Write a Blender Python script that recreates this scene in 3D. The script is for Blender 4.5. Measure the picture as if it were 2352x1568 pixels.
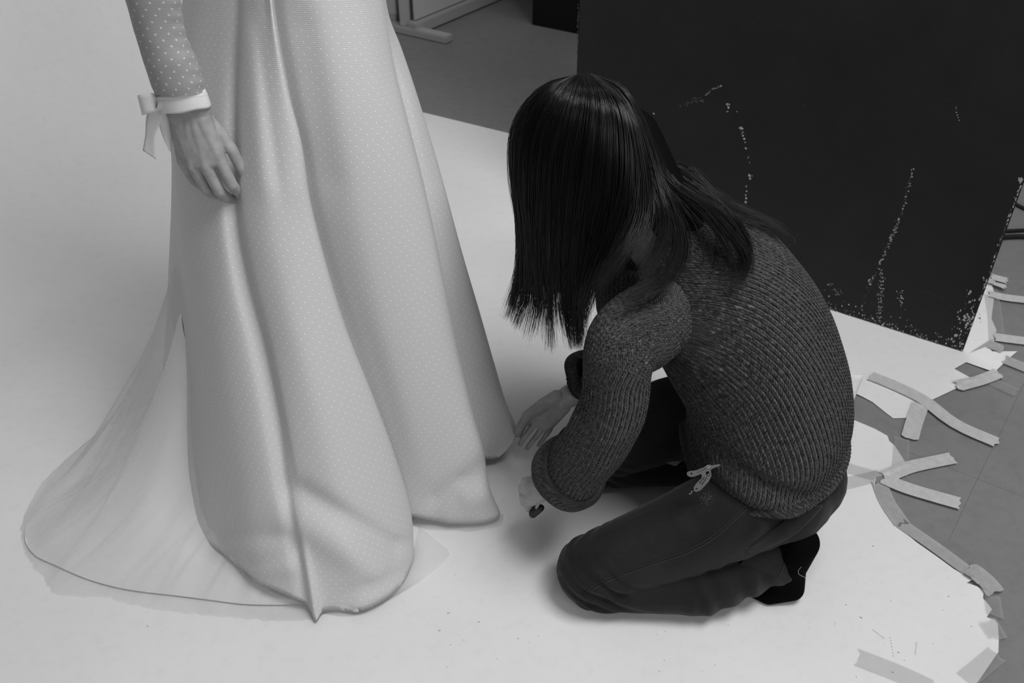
import bpy, bmesh, math, random
import numpy as np
from mathutils import Vector, Matrix, noise
from mathutils.bvhtree import BVHTree
from mathutils.geometry import delaunay_2d_cdt

for o in list(bpy.data.objects):
    bpy.data.objects.remove(o, do_unlink=True)
scene = bpy.context.scene
COL = scene.collection
rnd = random.Random(7)
nrs = np.random.RandomState(11)

# ------------------------------------------------------------------ camera
FPX, PITCH, HCAM = 2287.0, math.radians(38.4), 1.6
cd = bpy.data.cameras.new('camera')
cd.sensor_width = 36.0
cd.lens = FPX / 2352 * 36.0
cd.clip_start = 0.05
cd.dof.use_dof = True
cd.dof.focus_distance = 1.72
cd.dof.aperture_fstop = 8.0
cam = bpy.data.objects.new('camera', cd)
COL.objects.link(cam)
cam.location = (0, 0, HCAM)
cam.rotation_euler = (math.pi / 2 - PITCH, 0, 0)
scene.camera = cam

# ------------------------------------------------------------------ world, lights, exposure
w = bpy.data.worlds.new('world')
scene.world = w
w.use_nodes = True
w.node_tree.nodes['Background'].inputs[0].default_value = (1, 1, 1, 1)
w.node_tree.nodes['Background'].inputs[1].default_value = 0.12
def area(name, loc, target, size, power, sy=None):
    l = bpy.data.lights.new(name, 'AREA')
    l.energy = power
    l.shape = 'RECTANGLE'
    l.size = size
    l.size_y = sy or size
    o = bpy.data.objects.new(name, l)
    COL.objects.link(o)
    o.location = loc
    o.rotation_euler = (Vector(target) - Vector(loc)).to_track_quat('-Z', 'Y').to_euler()
    return o
area('softbox_key', (0.95, 0.7, 3.2), (-0.1, 1.55, 0.2), 1.2, 54, 1.2)
area('ceiling_light', (0.95, 3.2, 3.0), (0.0, 2.5, 0.0), 1.6, 17, 1.6)
area('front_fill_light', (1.35, -1.4, 2.0), (-0.2, 1.6, 0.5), 1.8, 20, 1.2)      # frontal fill added behind the camera, no window known there
vs = scene.view_settings
vs.view_transform = 'Standard'
vs.look = 'None'
vs.gamma = 1
vs.use_curve_mapping = False
vs.exposure = 0.2

# ------------------------------------------------------------------ pixel helpers (measured points of the place)
CAMP = np.array([0, 0, HCAM])
_f = np.array([0, math.cos(PITCH), -math.sin(PITCH)])
_u = np.array([0, math.sin(PITCH), math.cos(PITCH)])
_r = np.array([1.0, 0, 0])
def ray(x, y):
    return _r * (x - 1176) / FPX + _u * (784 - y) / FPX + _f
def gz(x, y, z=0.0):                    # point at height z
    d = ray(x, y)
    return CAMP + d * ((z - HCAM) / d[2])
def at(x, y, Y):                        # point at distance Y
    d = ray(x, y)
    return CAMP + d * (Y / d[1])
def slant(x, y, Y0, Y1, ztop=1.1):      # point on the plane Y = Y0 + (Y1-Y0) z / ztop
    d = ray(x, y)
    k = (Y1 - Y0) / ztop
    t = (Y0 + k * HCAM) / (d[1] - k * d[2])
    return CAMP + d * t

# ------------------------------------------------------------------ materials
def nt(m):
    return m.node_tree.nodes, m.node_tree.links
def mat(name, v, rough=0.8, spec=0.3, metal=0.0, sheen=0.0):
    m = bpy.data.materials.new(name)
    m.use_nodes = True
    b = m.node_tree.nodes['Principled BSDF']
    b.inputs['Base Color'].default_value = (v, v, v, 1)
    b.inputs['Roughness'].default_value = rough
    b.inputs['Specular IOR Level'].default_value = spec
    b.inputs['Metallic'].default_value = metal
    b.inputs['Sheen Weight'].default_value = sheen
    return m
def N(m, typ, **kw):
    n = m.node_tree.nodes.new(typ)
    for k, v in kw.items():
        if k in n.inputs.keys() if hasattr(n.inputs, 'keys') else False:
            n.inputs[k].default_value = v
        else:
            setattr(n, k, v)
    return n
def math_node(m, op, a, b=None, c=None):
    n = m.node_tree.nodes.new('ShaderNodeMath')
    n.operation = op
    for i, x in enumerate((a, b, c)):
        if x is None:
            continue
        if isinstance(x, (int, float)):
            n.inputs[i].default_value = x
        else:
            m.node_tree.links.new(x, n.inputs[i])
    return n.outputs[0]
def ramp(m, fac, stops):
    n = m.node_tree.nodes.new('ShaderNodeValToRGB')
    e = n.color_ramp.elements
    while len(e) < len(stops):
        e.new(0.5)
    for i, (p, v) in enumerate(stops):
        e[i].position = p
        e[i].color = (v, v, v, 1)
    m.node_tree.links.new(fac, n.inputs[0])
    return n.outputs[0]
def tex_noise(m, scale, detail=4, rough=0.5, vec=None, sc=None):
    n = m.node_tree.nodes.new('ShaderNodeTexNoise')
    n.inputs['Scale'].default_value = scale
    n.inputs['Detail'].default_value = detail
    n.inputs['Roughness'].default_value = rough
    if vec is None:
        tc = m.node_tree.nodes.new('ShaderNodeTexCoord')
        vec = tc.outputs['Object']
    if sc:
        mp = m.node_tree.nodes.new('ShaderNodeMapping')
        mp.inputs['Scale'].default_value = sc
        m.node_tree.links.new(vec, mp.inputs[0])
        vec = mp.outputs[0]
    m.node_tree.links.new(vec, n.inputs['Vector'])
    return n.outputs['Fac']
def bump(m, h, strength=0.3, dist=0.002):
    n = m.node_tree.nodes.new('ShaderNodeBump')
    n.inputs['Strength'].default_value = strength
    n.inputs['Distance'].default_value = dist
    m.node_tree.links.new(h, n.inputs['Height'])
    b = m.node_tree.nodes['Principled BSDF']
    m.node_tree.links.new(n.outputs[0], b.inputs['Normal'])
def setcol(m, out):
    m.node_tree.links.new(out, m.node_tree.nodes['Principled BSDF'].inputs['Base Color'])
def mixv(m, fac, a, b):
    # a + (b-a)*fac on values
    d = math_node(m, 'SUBTRACT', b, a) if not (isinstance(a, (int, float)) and isinstance(b, (int, float))) else b - a
    return math_node(m, 'MULTIPLY_ADD', fac, d, a)
def uv_xy(m):
    u = m.node_tree.nodes.new('ShaderNodeUVMap')
    s = m.node_tree.nodes.new('ShaderNodeSeparateXYZ')
    m.node_tree.links.new(u.outputs[0], s.inputs[0])
    return u.outputs[0], s.outputs[0], s.outputs[1]

M = {}
# paper
m = M['paper'] = mat('seamless_paper', 0.80, 0.9, 0.15)
n1 = tex_noise(m, 2.2, 3)
n2 = tex_noise(m, 38, 6, 0.65)
spots = ramp(m, tex_noise(m, 75, 2, 0.4), [(0.0, 0.55), (0.2, 1.0)])
c = math_node(m, 'MULTIPLY', ramp(m, n1, [(0.3, 0.775), (0.7, 0.83)]), ramp(m, n2, [(0.28, 0.955), (0.5, 1.0)]))
c = math_node(m, 'MULTIPLY', c, spots)
setcol(m, c)
bump(m, tex_noise(m, 6, 3), 0.25, 0.004)
# floor
m = M['floor'] = mat('grey_vinyl', 0.2, 0.55, 0.3)
n1 = tex_noise(m, 1.5, 4)
n2 = tex_noise(m, 30, 8, 0.7)
n3 = tex_noise(m, 9, 6, 0.75, sc=(1, 5, 1))
c = math_node(m, 'MULTIPLY', ramp(m, n1, [(0.3, 0.20), (0.7, 0.245)]), ramp(m, n2, [(0.3, 0.86), (0.55, 1.0)]))
c = math_node(m, 'MULTIPLY', c, ramp(m, n3, [(0.24, 0.72), (0.36, 1.0)]))
setcol(m, c)
bump(m, n2, 0.1, 0.001)
M['scuff'] = mat('paper_scuff', 0.38, 0.9)
M['floor_line'] = mat('floor_seam_dirt', 0.16, 0.9)
M['wall'] = mat('painted_wall', 0.55, 0.85)
# tape
def tape_mat(name, alpha, v=0.62):
    m = mat(name, v, 0.45, 0.4)
    nz = tex_noise(m, 60, 5, 0.6)
    setcol(m, ramp(m, nz, [(0.3, v * 0.88), (0.7, v * 1.05)]))
    nodes, links = nt(m)
    t = nodes.new('ShaderNodeBsdfTransparent')
    mx = nodes.new('ShaderNodeMixShader')
    mx.inputs[0].default_value = alpha
    links.new(t.outputs[0], mx.inputs[1])
    links.new(nodes['Principled BSDF'].outputs[0], mx.inputs[2])
    links.new(mx.outputs[0], nodes['Material Output'].inputs[0])
    return m
M['tape'] = tape_mat('masking_tape', 0.82, 0.66)
M['tape_thin'] = tape_mat('clear_tape', 0.17, 0.5)
M['tape_edge'] = tape_mat('edge_tape', 0.58, 0.55)
# black board
m = M['board'] = mat('black_painted_board', 0.012, 0.62, 0.3)
setcol(m, ramp(m, tex_noise(m, 7, 6, 0.65), [(0.3, 0.008), (0.75, 0.0125)]))
bump(m, tex_noise(m, 180, 2), 0.15, 0.001)
M['board_edge'] = mat('board_edge', 0.03, 0.8)
M['chip'] = mat('chipped_white', 0.42, 0.9)
M['chip_dim'] = mat('scuffed_grey', 0.07, 0.9)
M['black_box'] = mat('black_panel', 0.006, 0.8)
M['white_frame'] = mat('white_metal_frame', 0.42, 0.4)
M['white_panel'] = mat('white_panel', 0.55, 0.7)
M['cable'] = mat('black_cable', 0.012, 0.5)
M['wood_tag'] = mat('grey_mark', 0.25, 0.9)

# skin
m = M['skin'] = mat('skin', 0.36, 0.5, 0.35)
setcol(m, ramp(m, tex_noise(m, 55, 4, 0.55), [(0.3, 0.30), (0.7, 0.40)]))
bump(m, tex_noise(m, 420, 3), 0.12, 0.0006)
M['nail'] = mat('fingernail', 0.42, 0.25, 0.5)
M['lip'] = mat('lips', 0.2, 0.4)
M['eye'] = mat('eye', 0.3, 0.15)
# satin with woven dots
def dot_mask(m, u, v, a, r):
    # two interleaved square lattices of spacing a -> 1 inside a dot
    outs = []
    for off in (0.0, 0.5):
        fu = math_node(m, 'SUBTRACT', math_node(m, 'FRACT', math_node(m, 'MULTIPLY_ADD', u, 1 / a, off + 50)), 0.5)
        fv = math_node(m, 'SUBTRACT', math_node(m, 'FRACT', math_node(m, 'MULTIPLY_ADD', v, 1 / a, off + 50)), 0.5)
        d = math_node(m, 'SQRT', math_node(m, 'ADD', math_node(m, 'MULTIPLY', fu, fu), math_node(m, 'MULTIPLY', fv, fv)))
        outs.append(d)
    d = math_node(m, 'MINIMUM', outs[0], outs[1])
    n = m.node_tree.nodes.new('ShaderNodeMapRange')
    n.interpolation_type = 'SMOOTHSTEP'
    n.inputs['From Min'].default_value = r * 0.75 / a
    n.inputs['From Max'].default_value = r * 1.25 / a
    n.inputs['To Min'].default_value = 1
    n.inputs['To Max'].default_value = 0
    m.node_tree.links.new(d, n.inputs['Value'])
    return n.outputs[0]
def dotted(name, base, dot, rough=0.55, spec=0.3, rib=0.35, a=0.0215, r=0.0016, sheen=0.1):
    m = mat(name, base, rough, spec, sheen=sheen)
    uv, u, v = uv_xy(m)
    dm = dot_mask(m, u, v, a, r)
    wob = tex_noise(m, 14, 2, 0.5, uv)
    ribs = math_node(m, 'SINE', math_node(m, 'MULTIPLY_ADD', v, 2 * math.pi / 0.0031, math_node(m, 'MULTIPLY', wob, 3.0)))
    fine = tex_noise(m, 900, 2, 0.5, uv)
    c = mixv(m, dm, math_node(m, 'MULTIPLY_ADD', ribs, base * 0.025, math_node(m, 'MULTIPLY_ADD', fine, base * 0.12, base * 0.94)), dot)
    setcol(m, c)
    h = math_node(m, 'ADD', math_node(m, 'MULTIPLY', ribs, 0.25), math_node(m, 'MULTIPLY', dm, 1.5))
    h = math_node(m, 'ADD', h, math_node(m, 'MULTIPLY', fine, 0.3))
    bump(m, h, rib, 0.0007)
    return m
M['skirt'] = dotted('dotted_tulle_over_satin', 0.60, 0.745, a=0.019, r=0.0015)
M['sleeve'] = dotted('dotted_sheer_sleeve', 0.34, 0.62, 0.6, 0.3, 0.35, 0.0195, 0.0017)
M['satin'] = mat('plain_satin', 0.76, 0.42, 0.4, sheen=0.1)
m = M['ribbon'] = mat('satin_ribbon', 0.78, 0.38, 0.45)
bump(m, tex_noise(m, 300, 2, sc=(1, 1, 6)), 0.1, 0.0005)
def tulle(name, alpha, v, dots=True):
    m = mat(name, v, 0.7, 0.2)
    nodes, links = nt(m)
    uv, u, vv = uv_xy(m)
    t = nodes.new('ShaderNodeBsdfTransparent')
    tl = nodes.new('ShaderNodeBsdfTranslucent')
    tl.inputs[0].default_value = (v, v, v, 1)
    m1 = nodes.new('ShaderNodeMixShader')
    m1.inputs[0].default_value = 0.45
    links.new(nodes['Principled BSDF'].outputs[0], m1.inputs[1])
    links.new(tl.outputs[0], m1.inputs[2])
    mx = nodes.new('ShaderNodeMixShader')
    lw = nodes.new('ShaderNodeLayerWeight')
    lw.inputs[0].default_value = 0.35
    fac = math_node(m, 'MULTIPLY_ADD', lw.outputs['Facing'], 0.35, alpha)
    if dots:
        dm = dot_mask(m, u, vv, 0.0215, 0.0013)
        fac = math_node(m, 'MAXIMUM', fac, math_node(m, 'MULTIPLY', dm, min(1, alpha + 0.25)))
    links.new(fac, mx.inputs[0])
    links.new(t.outputs[0], mx.inputs[1])
    links.new(m1.outputs[0], mx.inputs[2])
    links.new(mx.outputs[0], nodes['Material Output'].inputs[0])
    return m
M['tulle'] = tulle('sheer_tulle', 0.17, 0.74)
M['tulle_hem'] = tulle('sheer_tulle_hem', 0.20, 0.78, False)
# knit
def knit(name, wcol=0.0092, hrow=0.0075, dark=0.012, light=0.085, fleck=0.42, strength=1.0):
    m = mat(name, dark, 0.95, 0.1, sheen=0.15)
    uv, u, v = uv_xy(m)
    wob = tex_noise(m, 25, 2, 0.5, uv)
    uu = math_node(m, 'MULTIPLY_ADD', math_node(m, 'SUBTRACT', wob, 0.5), 0.0012, u)
    col = math_node(m, 'MULTIPLY', uu, 1 / wcol)
    fu = math_node(m, 'FRACT', math_node(m, 'ADD', col, 200))
    s = math_node(m, 'MULTIPLY', math_node(m, 'ABSOLUTE', math_node(m, 'SUBTRACT', fu, 0.5)), 2)
    ph = math_node(m, 'MULTIPLY_ADD', s, -0.85, math_node(m, 'MULTIPLY', v, 1 / hrow))
    st = math_node(m, 'MULTIPLY_ADD', math_node(m, 'COSINE', math_node(m, 'MULTIPLY', ph, 2 * math.pi)), 0.5, 0.5)
    edge = math_node(m, 'SUBTRACT', 1.0, math_node(m, 'POWER', s, 2.5))
    valley = math_node(m, 'MINIMUM', 1.0, math_node(m, 'MULTIPLY_ADD', s, 2.2, 0.35))
    h = math_node(m, 'MULTIPLY', math_node(m, 'MULTIPLY', edge, valley), math_node(m, 'MULTIPLY_ADD', st, 0.6, 0.4))
    # colour: marled yarn with light flecks, a value for each stitch
    fl = tex_noise(m, 1.0, 3, 0.6, uv, (230, 95, 1))
    fib = tex_noise(m, 1.0, 2, 0.6, uv, (1500, 420, 1))
    base = mixv(m, ramp(m, fl, [(0.38, 0.0), (0.64, 1.0)]), dark, light)
    base = math_node(m, 'MULTIPLY', base, math_node(m, 'MULTIPLY_ADD', fib, 1.1, 0.45))
    f2 = math_node(m, 'MULTIPLY', ramp(m, fl, [(0.63, 0.0), (0.74, 1.0)]), math_node(m, 'MULTIPLY', h, 1.0))
    c = mixv(m, f2, base, fleck)
    setcol(m, math_node(m, 'MAXIMUM', c, 0.002))
    hh = math_node(m, 'MULTIPLY_ADD', fib, 0.25, h)
    bump(m, hh, strength, 0.006)
    return m
M['knit'] = knit('marled_grey_knit')
M['fuzz'] = mat('wool_fuzz', 0.05, 0.9)
# denim
m = M['denim'] = mat('black_denim', 0.014, 0.85, 0.15, sheen=0.1)
n1 = tex_noise(m, 9, 4, 0.6)
n2 = tex_noise(m, 700, 2, 0.6, sc=(1, 1, 3))
c = math_node(m, 'MULTIPLY', ramp(m, n1, [(0.3, 0.010), (0.75, 0.023)]), ramp(m, n2, [(0.3, 0.65), (0.7, 1.35)]))
setcol(m, c)
bump(m, n2, 0.3, 0.0006)
M['denim_seam'] = mat('denim_stitching', 0.02, 0.8)
M['denim_worn'] = mat('worn_denim_edge', 0.035, 0.85)
m = M['sock'] = mat('black_sock', 0.0028, 0.95, 0.05)
bump(m, tex_noise(m, 500, 2), 0.4, 0.0008)
M['thread'] = mat('white_thread', 0.4, 0.8)
M['steel'] = mat('bright_steel', 0.16, 0.2, 0.5, 1.0)
m = M['hair'] = mat('black_hair', 0.0022, 0.33, 0.5)
M['hair_core'] = mat('black_hair_mass', 0.002, 0.7, 0.1)
M['dark_plastic'] = mat('dark_plastic', 0.01, 0.4)

# ------------------------------------------------------------------ mesh helpers
def V3(p):
    return Vector((float(p[0]), float(p[1]), float(p[2])))
def link(name, me, material, parent=None, base=None, smooth=True):
    """me holds world coordinates; base = origin of a top-level object"""
    o = bpy.data.objects.new(name, me)
    COL.objects.link(o)
    if material is not None and not me.materials:
        me.materials.append(material)
    if smooth and len(me.polygons):
        me.polygons.foreach_set('use_smooth', [True] * len(me.polygons))
    if parent is not None:
        o.parent = parent
        b = parent
        off = Vector((0, 0, 0))
        while b is not None:
            off += b.location
            b = b.parent
        me.transform(Matrix.Translation(-off))
    elif base is not None:
        me.transform(Matrix.Translation(-V3(base)))
        o.location = V3(base)
    return o
def tag(o, label, cat, group=None, kind=None):
    o['label'] = label
    o['category'] = cat
    if group:
        o['group'] = group
    if kind:
        o['kind'] = kind
    return o
def mesh(verts, faces, uvs=None):
    me = bpy.data.meshes.new('mesh')
    me.from_pydata([tuple(map(float, v)) for v in verts], [], [tuple(map(int, f)) for f in faces])
    if uvs is not None:
        l = me.uv_layers.new(name='UVMap')
        idx = np.empty(len(me.loops), dtype=np.int32)
        me.loops.foreach_get('vertex_index', idx)
        l.data.foreach_set('uv', np.asarray(uvs, dtype=np.float32)[idx].ravel())
    me.update()
    return me
def cr(pts, n, closed=False, alpha=0.5):
    """centripetal Catmull-Rom through pts, n samples evenly spread by parameter between neighbours"""
    P = [np.asarray(p, float) for p in pts]
    k = len(P)
    if closed:
        Q = [P[-1]] + P + [P[0], P[1]]
        segs = k
    else:
        Q = [2 * P[0] - P[1]] + P + [2 * P[-1] - P[-2]]
        segs = k - 1
    out = []
    for s in range(segs):
        p0, p1, p2, p3 = Q[s:s + 4]
        t0 = 0
        t1 = t0 + max(np.linalg.norm(p1 - p0), 1e-6) ** alpha
        t2 = t1 + max(np.linalg.norm(p2 - p1), 1e-6) ** alpha
        t3 = t2 + max(np.linalg.norm(p3 - p2), 1e-6) ** alpha
        for i in range(n):
            t = t1 + (t2 - t1) * i / n
            a1 = (t1 - t) / (t1 - t0) * p0 + (t - t0) / (t1 - t0) * p1
            a2 = (t2 - t) / (t2 - t1) * p1 + (t - t1) / (t2 - t1) * p2
            a3 = (t3 - t) / (t3 - t2) * p2 + (t - t2) / (t3 - t2) * p3
            b1 = (t2 - t) / (t2 - t0) * a1 + (t - t0) / (t2 - t0) * a2
            b2 = (t3 - t) / (t3 - t1) * a2 + (t - t1) / (t3 - t1) * a3
            out.append((t2 - t) / (t2 - t1) * b1 + (t - t1) / (t2 - t1) * b2)
    if not closed:
        out.append(P[-1])
    return np.array(out)
def resample(poly, n):
    poly = np.asarray(poly, float)
    d = np.r_[0, np.cumsum(np.linalg.norm(np.diff(poly, axis=0), axis=1))]
    t = np.linspace(0, d[-1], n)
    return np.stack([np.interp(t, d, poly[:, i]) for i in range(poly.shape[1])], 1)
def grid_mesh(G, closed=False, u0=0, src=None):
    """G rows x cols x 3; UV in metres"""
    G = np.asarray(G)
    R, Cn = G.shape[:2]
    vt = G.reshape(-1, 3)
    faces = []
    cc = Cn if closed else Cn - 1
    for i in range(R - 1):
        for j in range(cc):
            j2 = (j + 1) % Cn
            faces.append((i * Cn + j, i * Cn + j2, (i + 1) * Cn + j2, (i + 1) * Cn + j))
    G = G if src is None else np.asarray(src)
    du = np.linalg.norm(np.diff(G, axis=1), axis=2)
    U = np.concatenate([np.zeros((R, 1)), np.cumsum(du, axis=1)], 1)
    U -= U[:, u0:u0 + 1]
    dv = np.linalg.norm(np.diff(G, axis=0), axis=2)
    Vv = np.concatenate([np.zeros((1, Cn)), np.cumsum(dv, axis=0)], 0)
    me = bpy.data.meshes.new('mesh')
    me.from_pydata([tuple(map(float, v)) for v in vt], [], faces)
    l = me.uv_layers.new(name='UVMap')
    uv = []
    for i in range(R - 1):
        for j in range(cc):
            j2 = (j + 1) % Cn
            if closed and j2 == 0:
                ex = [np.linalg.norm(G[q, 0] - G[q, -1]) for q in (i, i + 1)]
                uv += [(U[i, j], Vv[i, j]), (U[i, j] + ex[0], Vv[i, 0]), (U[i + 1, j] + ex[1], Vv[i + 1, 0]), (U[i + 1, j], Vv[i + 1, j])]
            else:
                uv += [(U[i, j], Vv[i, j]), (U[i, j2], Vv[i, j2]), (U[i + 1, j2], Vv[i + 1, j2]), (U[i + 1, j], Vv[i + 1, j])]
    l.data.foreach_set('uv', np.asarray(uv, dtype=np.float32).ravel())
    me.update()
    return me
def solid(me, th):
    """give a sheet thickness"""
    bm = bmesh.new()
    bm.from_mesh(me)
    bmesh.ops.recalc_face_normals(bm, faces=bm.faces)
    bmesh.ops.solidify(bm, geom=bm.faces[:], thickness=th)
    bm.to_mesh(me)
    bm.free()
    return me
def frames(path):
    path = np.asarray(path, float)
    T = np.gradient(path, axis=0)
    T /= np.linalg.norm(T, axis=1)[:, None] + 1e-12
    ref = np.array([0, 0, 1.0]) if abs(T[0][2]) < 0.9 else np.array([1.0, 0, 0])
    n = np.cross(T[0], ref)
    n /= np.linalg.norm(n)
    Ns = [n]
    for i in range(1, len(path)):
        n = Ns[-1] - T[i] * np.dot(Ns[-1], T[i])
        n /= np.linalg.norm(n) + 1e-12
        Ns.append(n)
    Ns = np.array(Ns)
    return T, Ns, np.cross(T, Ns)
def tube_grid(path, radii, sides=12):
    T, A, B = frames(path)
    radii = np.broadcast_to(np.asarray(radii, float), (len(path),))
    th = np.linspace(0, 2 * math.pi, sides, endpoint=False)
    ring = np.cos(th)[None, :, None] * A[:, None, :] + np.sin(th)[None, :, None] * B[:, None, :]
    return np.asarray(path)[:, None, :] + ring * radii[:, None, None]
def tube(path, radii, sides=8, cap=True):
    G = tube_grid(path, radii, sides)
    me = grid_mesh(G, True)
    if cap:
        bm = bmesh.new()
        bm.from_mesh(me)
        bmesh.ops.holes_fill(bm, edges=[e for e in bm.edges if e.is_boundary], sides=0)
        bm.to_mesh(me)
        bm.free()
    return me
def join_meshes(list_me):
    bm = bmesh.new()
    for me in list_me:
        bm.from_mesh(me)
    out = bpy.data.meshes.new('mesh')
    bm.to_mesh(out)
    bm.free()
    for me in list_me:
        bpy.data.meshes.remove(me)
    return out
_sph = None
def sphere_pts(n=150):
    global _sph
    if _sph is None:
        i = np.arange(n) + 0.5
        ph = np.arccos(1 - 2 * i / n)
        th = math.pi * (1 + 5 ** 0.5) * i
        _sph = np.stack([np.cos(th) * np.sin(ph), np.sin(th) * np.sin(ph), np.cos(ph)], 1)
    return _sph
def hull_into(bm, pts):
    vs_ = [bm.verts.new(p) for p in pts]
    r = bmesh.ops.convex_hull(bm, input=vs_)
    dead = [g for g in r['geom_interior'] if isinstance(g, bmesh.types.BMVert)]
    dead += [g for g in r['geom_unused'] if isinstance(g, bmesh.types.BMVert)]
    bmesh.ops.delete(bm, geom=list(set(dead)), context='VERTS')
def blob(prims, voxel=0.004, smooth=6, disp=None):
    """prims: lists of (point, radius) -> convex hull of those spheres; ('e', centre, radii, 3x3) -> ellipsoid.
    All united by voxel remeshing into ONE continuous skin."""
    bm = bmesh.new()
    S = sphere_pts()
    for p in prims:
        if p[0] == 'e':
            pts = (S * np.asarray(p[2])) @ np.asarray(p[3]).T + np.asarray(p[1])
        else:
            pts = np.concatenate([S * r + np.asarray(c_, float) for c_, r in p])
        hull_into(bm, pts)
    me = bpy.data.meshes.new('tmp')
    bm.to_mesh(me)
    bm.free()
    o = bpy.data.objects.new('tmp', me)
    COL.objects.link(o)
    md = o.modifiers.new('r', 'REMESH')
    md.mode = 'VOXEL'
    md.voxel_size = voxel
    if smooth:
        s = o.modifiers.new('s', 'SMOOTH')
        s.factor = 0.5
        s.iterations = smooth
    dg = bpy.context.evaluated_depsgraph_get()
    dg.update()
    out = bpy.data.meshes.new_from_object(o.evaluated_get(dg))
    bpy.data.objects.remove(o)
    bpy.data.meshes.remove(me)
    return out
def chain(pts, radii):
    return [[(pts[i], radii[i]), (pts[i + 1], radii[i + 1])] for i in range(len(pts) - 1)]
def displace(me, fn):
    me.update()
    co = np.empty(len(me.vertices) * 3)
    no = np.empty(len(me.vertices) * 3)
    me.vertices.foreach_get('co', co)
    me.vertices.foreach_get('normal', no)
    co = co.reshape(-1, 3)
    no = no.reshape(-1, 3)
    d = np.array([fn(c_) for c_ in co])
    co = co + no * d[:, None]
    me.vertices.foreach_set('co', co.ravel())
    me.update()
def bvh_of(me):
    vv = [v.co.copy() for v in me.vertices]
    ff = [tuple(p.vertices) for p in me.polygons]
    return BVHTree.FromPolygons(vv, ff)
def hit(bvh, x, y, lift=0.0):
    d = V3(ray(x, y)).normalized()
    loc, nor, i, dist = bvh.ray_cast(V3(CAMP), d)
    if loc is None:
        return None
    if nor.dot(d) > 0:
        nor = -nor
    return np.array(loc + nor * lift)
def on_surface(bvh, px, n=40, lift=0.0):
    pts = resample(cr([(x, y, 0) for x, y in px], 8), n) if len(px) > 2 else resample([(x, y, 0) for x, y in px], n)
    out = [hit(bvh, p[0], p[1], lift) for p in pts]
    return np.array([p for p in out if p is not None])
def empty(name, loc):
    o = bpy.data.objects.new(name, None)
    COL.objects.link(o)
    o.location = V3(loc)
    return o
def box_me(lo, hi, bevel=0.0):
    bm = bmesh.new()
    bmesh.ops.create_cube(bm, size=1)
    for v in bm.verts:
        v.co = Vector([lo[i] + (v.co[i] + 0.5) * (hi[i] - lo[i]) for i in range(3)])
    if bevel:
        bmesh.ops.bevel(bm, geom=bm.edges[:], offset=bevel, segments=2, affect='EDGES')
    me = bpy.data.meshes.new('mesh')
    bm.to_mesh(me)
    bm.free()
    return me
def bar_me(a, b, wdt, hgt, upv=(0, 0, 1), bevel=0.002):
    """box bar from a to b"""
    a, b = V3(a), V3(b)
    L = (b - a).length
    me = box_me((0, -wdt / 2, -hgt / 2), (L, wdt / 2, hgt / 2), bevel)
    x = (b - a).normalized()
    z = V3(upv)
    y = z.cross(x).normalized()
    z = x.cross(y)
    me.transform(Matrix.Translation(a) @ Matrix((x, y, z)).transposed().to_4x4())
    return me

# ------------------------------------------------------------------ setting
def structure(o):
    o['kind'] = 'structure'
    return o
structure(link('floor', box_me((-5, -2.5, -0.05), (5, 7.0, 0.0)), M['floor'], smooth=False))
structure(link('wall_back', box_me((-5, 7.0, 0), (5, 7.1, 3.4)), M['wall'], smooth=False))
structure(link('wall_left', box_me((-5.1, -2.5, 0), (-5, 7.0, 3.4)), M['wall'], smooth=False))
structure(link('wall_right', box_me((5, -2.5, 0), (5.1, 7.0, 3.4)), M['wall'], smooth=False))

# paper: flat part with a torn end, then the sweep going up
A_ = gz(975, 260)
B_ = gz(1160, 305)
du_ = (A_ - B_)
du_ /= np.linalg.norm(du_)                 # towards the sweep
dv_ = np.array([du_[1], -du_[0], 0])
if dv_[1] > 0:
    dv_ = -dv_                             # towards the camera
U0 = np.array([-0.55, 0, 0])
B0 = A_ + du_ * ((-0.55 - A_[0]) / du_[0])
PW = 2.72
torn_px = [(2200, 590), (2262, 628), (2276, 640), (2283, 680), (2276, 735), (2288, 760), (2281, 787), (2266, 790), (2278, 809), (2336, 808),
           (2306, 836), (2284, 857), (2268, 853), (2218, 834), (2191, 850), (2239, 876), (2226, 881), (2180, 902), (2139, 920), (2121, 936),
           (2099, 940), (2080, 962), (2051, 962), (2035, 950), (2003, 925), (1980, 914), (1958, 904), (1905, 890), (1890, 905), (1953, 964), (1985, 976),
           (2009, 986), (2038, 1002), (2042, 1014), (2054, 1024), (2073, 1053), (2084, 1072), (2066, 1084), (2057, 1081), (2048, 1090), (2010, 1100), (2008, 1116),
           (2013, 1145), (2035, 1177), (2067, 1214), (2104, 1246), (2151, 1279), (2190, 1308), (2234, 1333), (2219, 1342), (2243, 1350),
           (2259, 1359), (2256, 1377), (2268, 1390), (2277, 1402), (2265, 1420), (2283, 1426), (2290, 1435), (2292, 1470), (2290, 1503), (2245, 1568), (2170, 1660), (2060, 1760)]
outline = [B0[:2], (A_ - du_ * 0.35)[:2], (B_ - du_ * 0.4)[:2], (B_ - du_ * 1.25)[:2]]
outline += [gz(x, y)[:2] for x, y in torn_px]
outline += [np.array([0.35, 0.45]), (B0 + dv_ * PW * 1.0 - du_ * 1.6)[:2], (B0 + dv_ * PW)[:2]]
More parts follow.
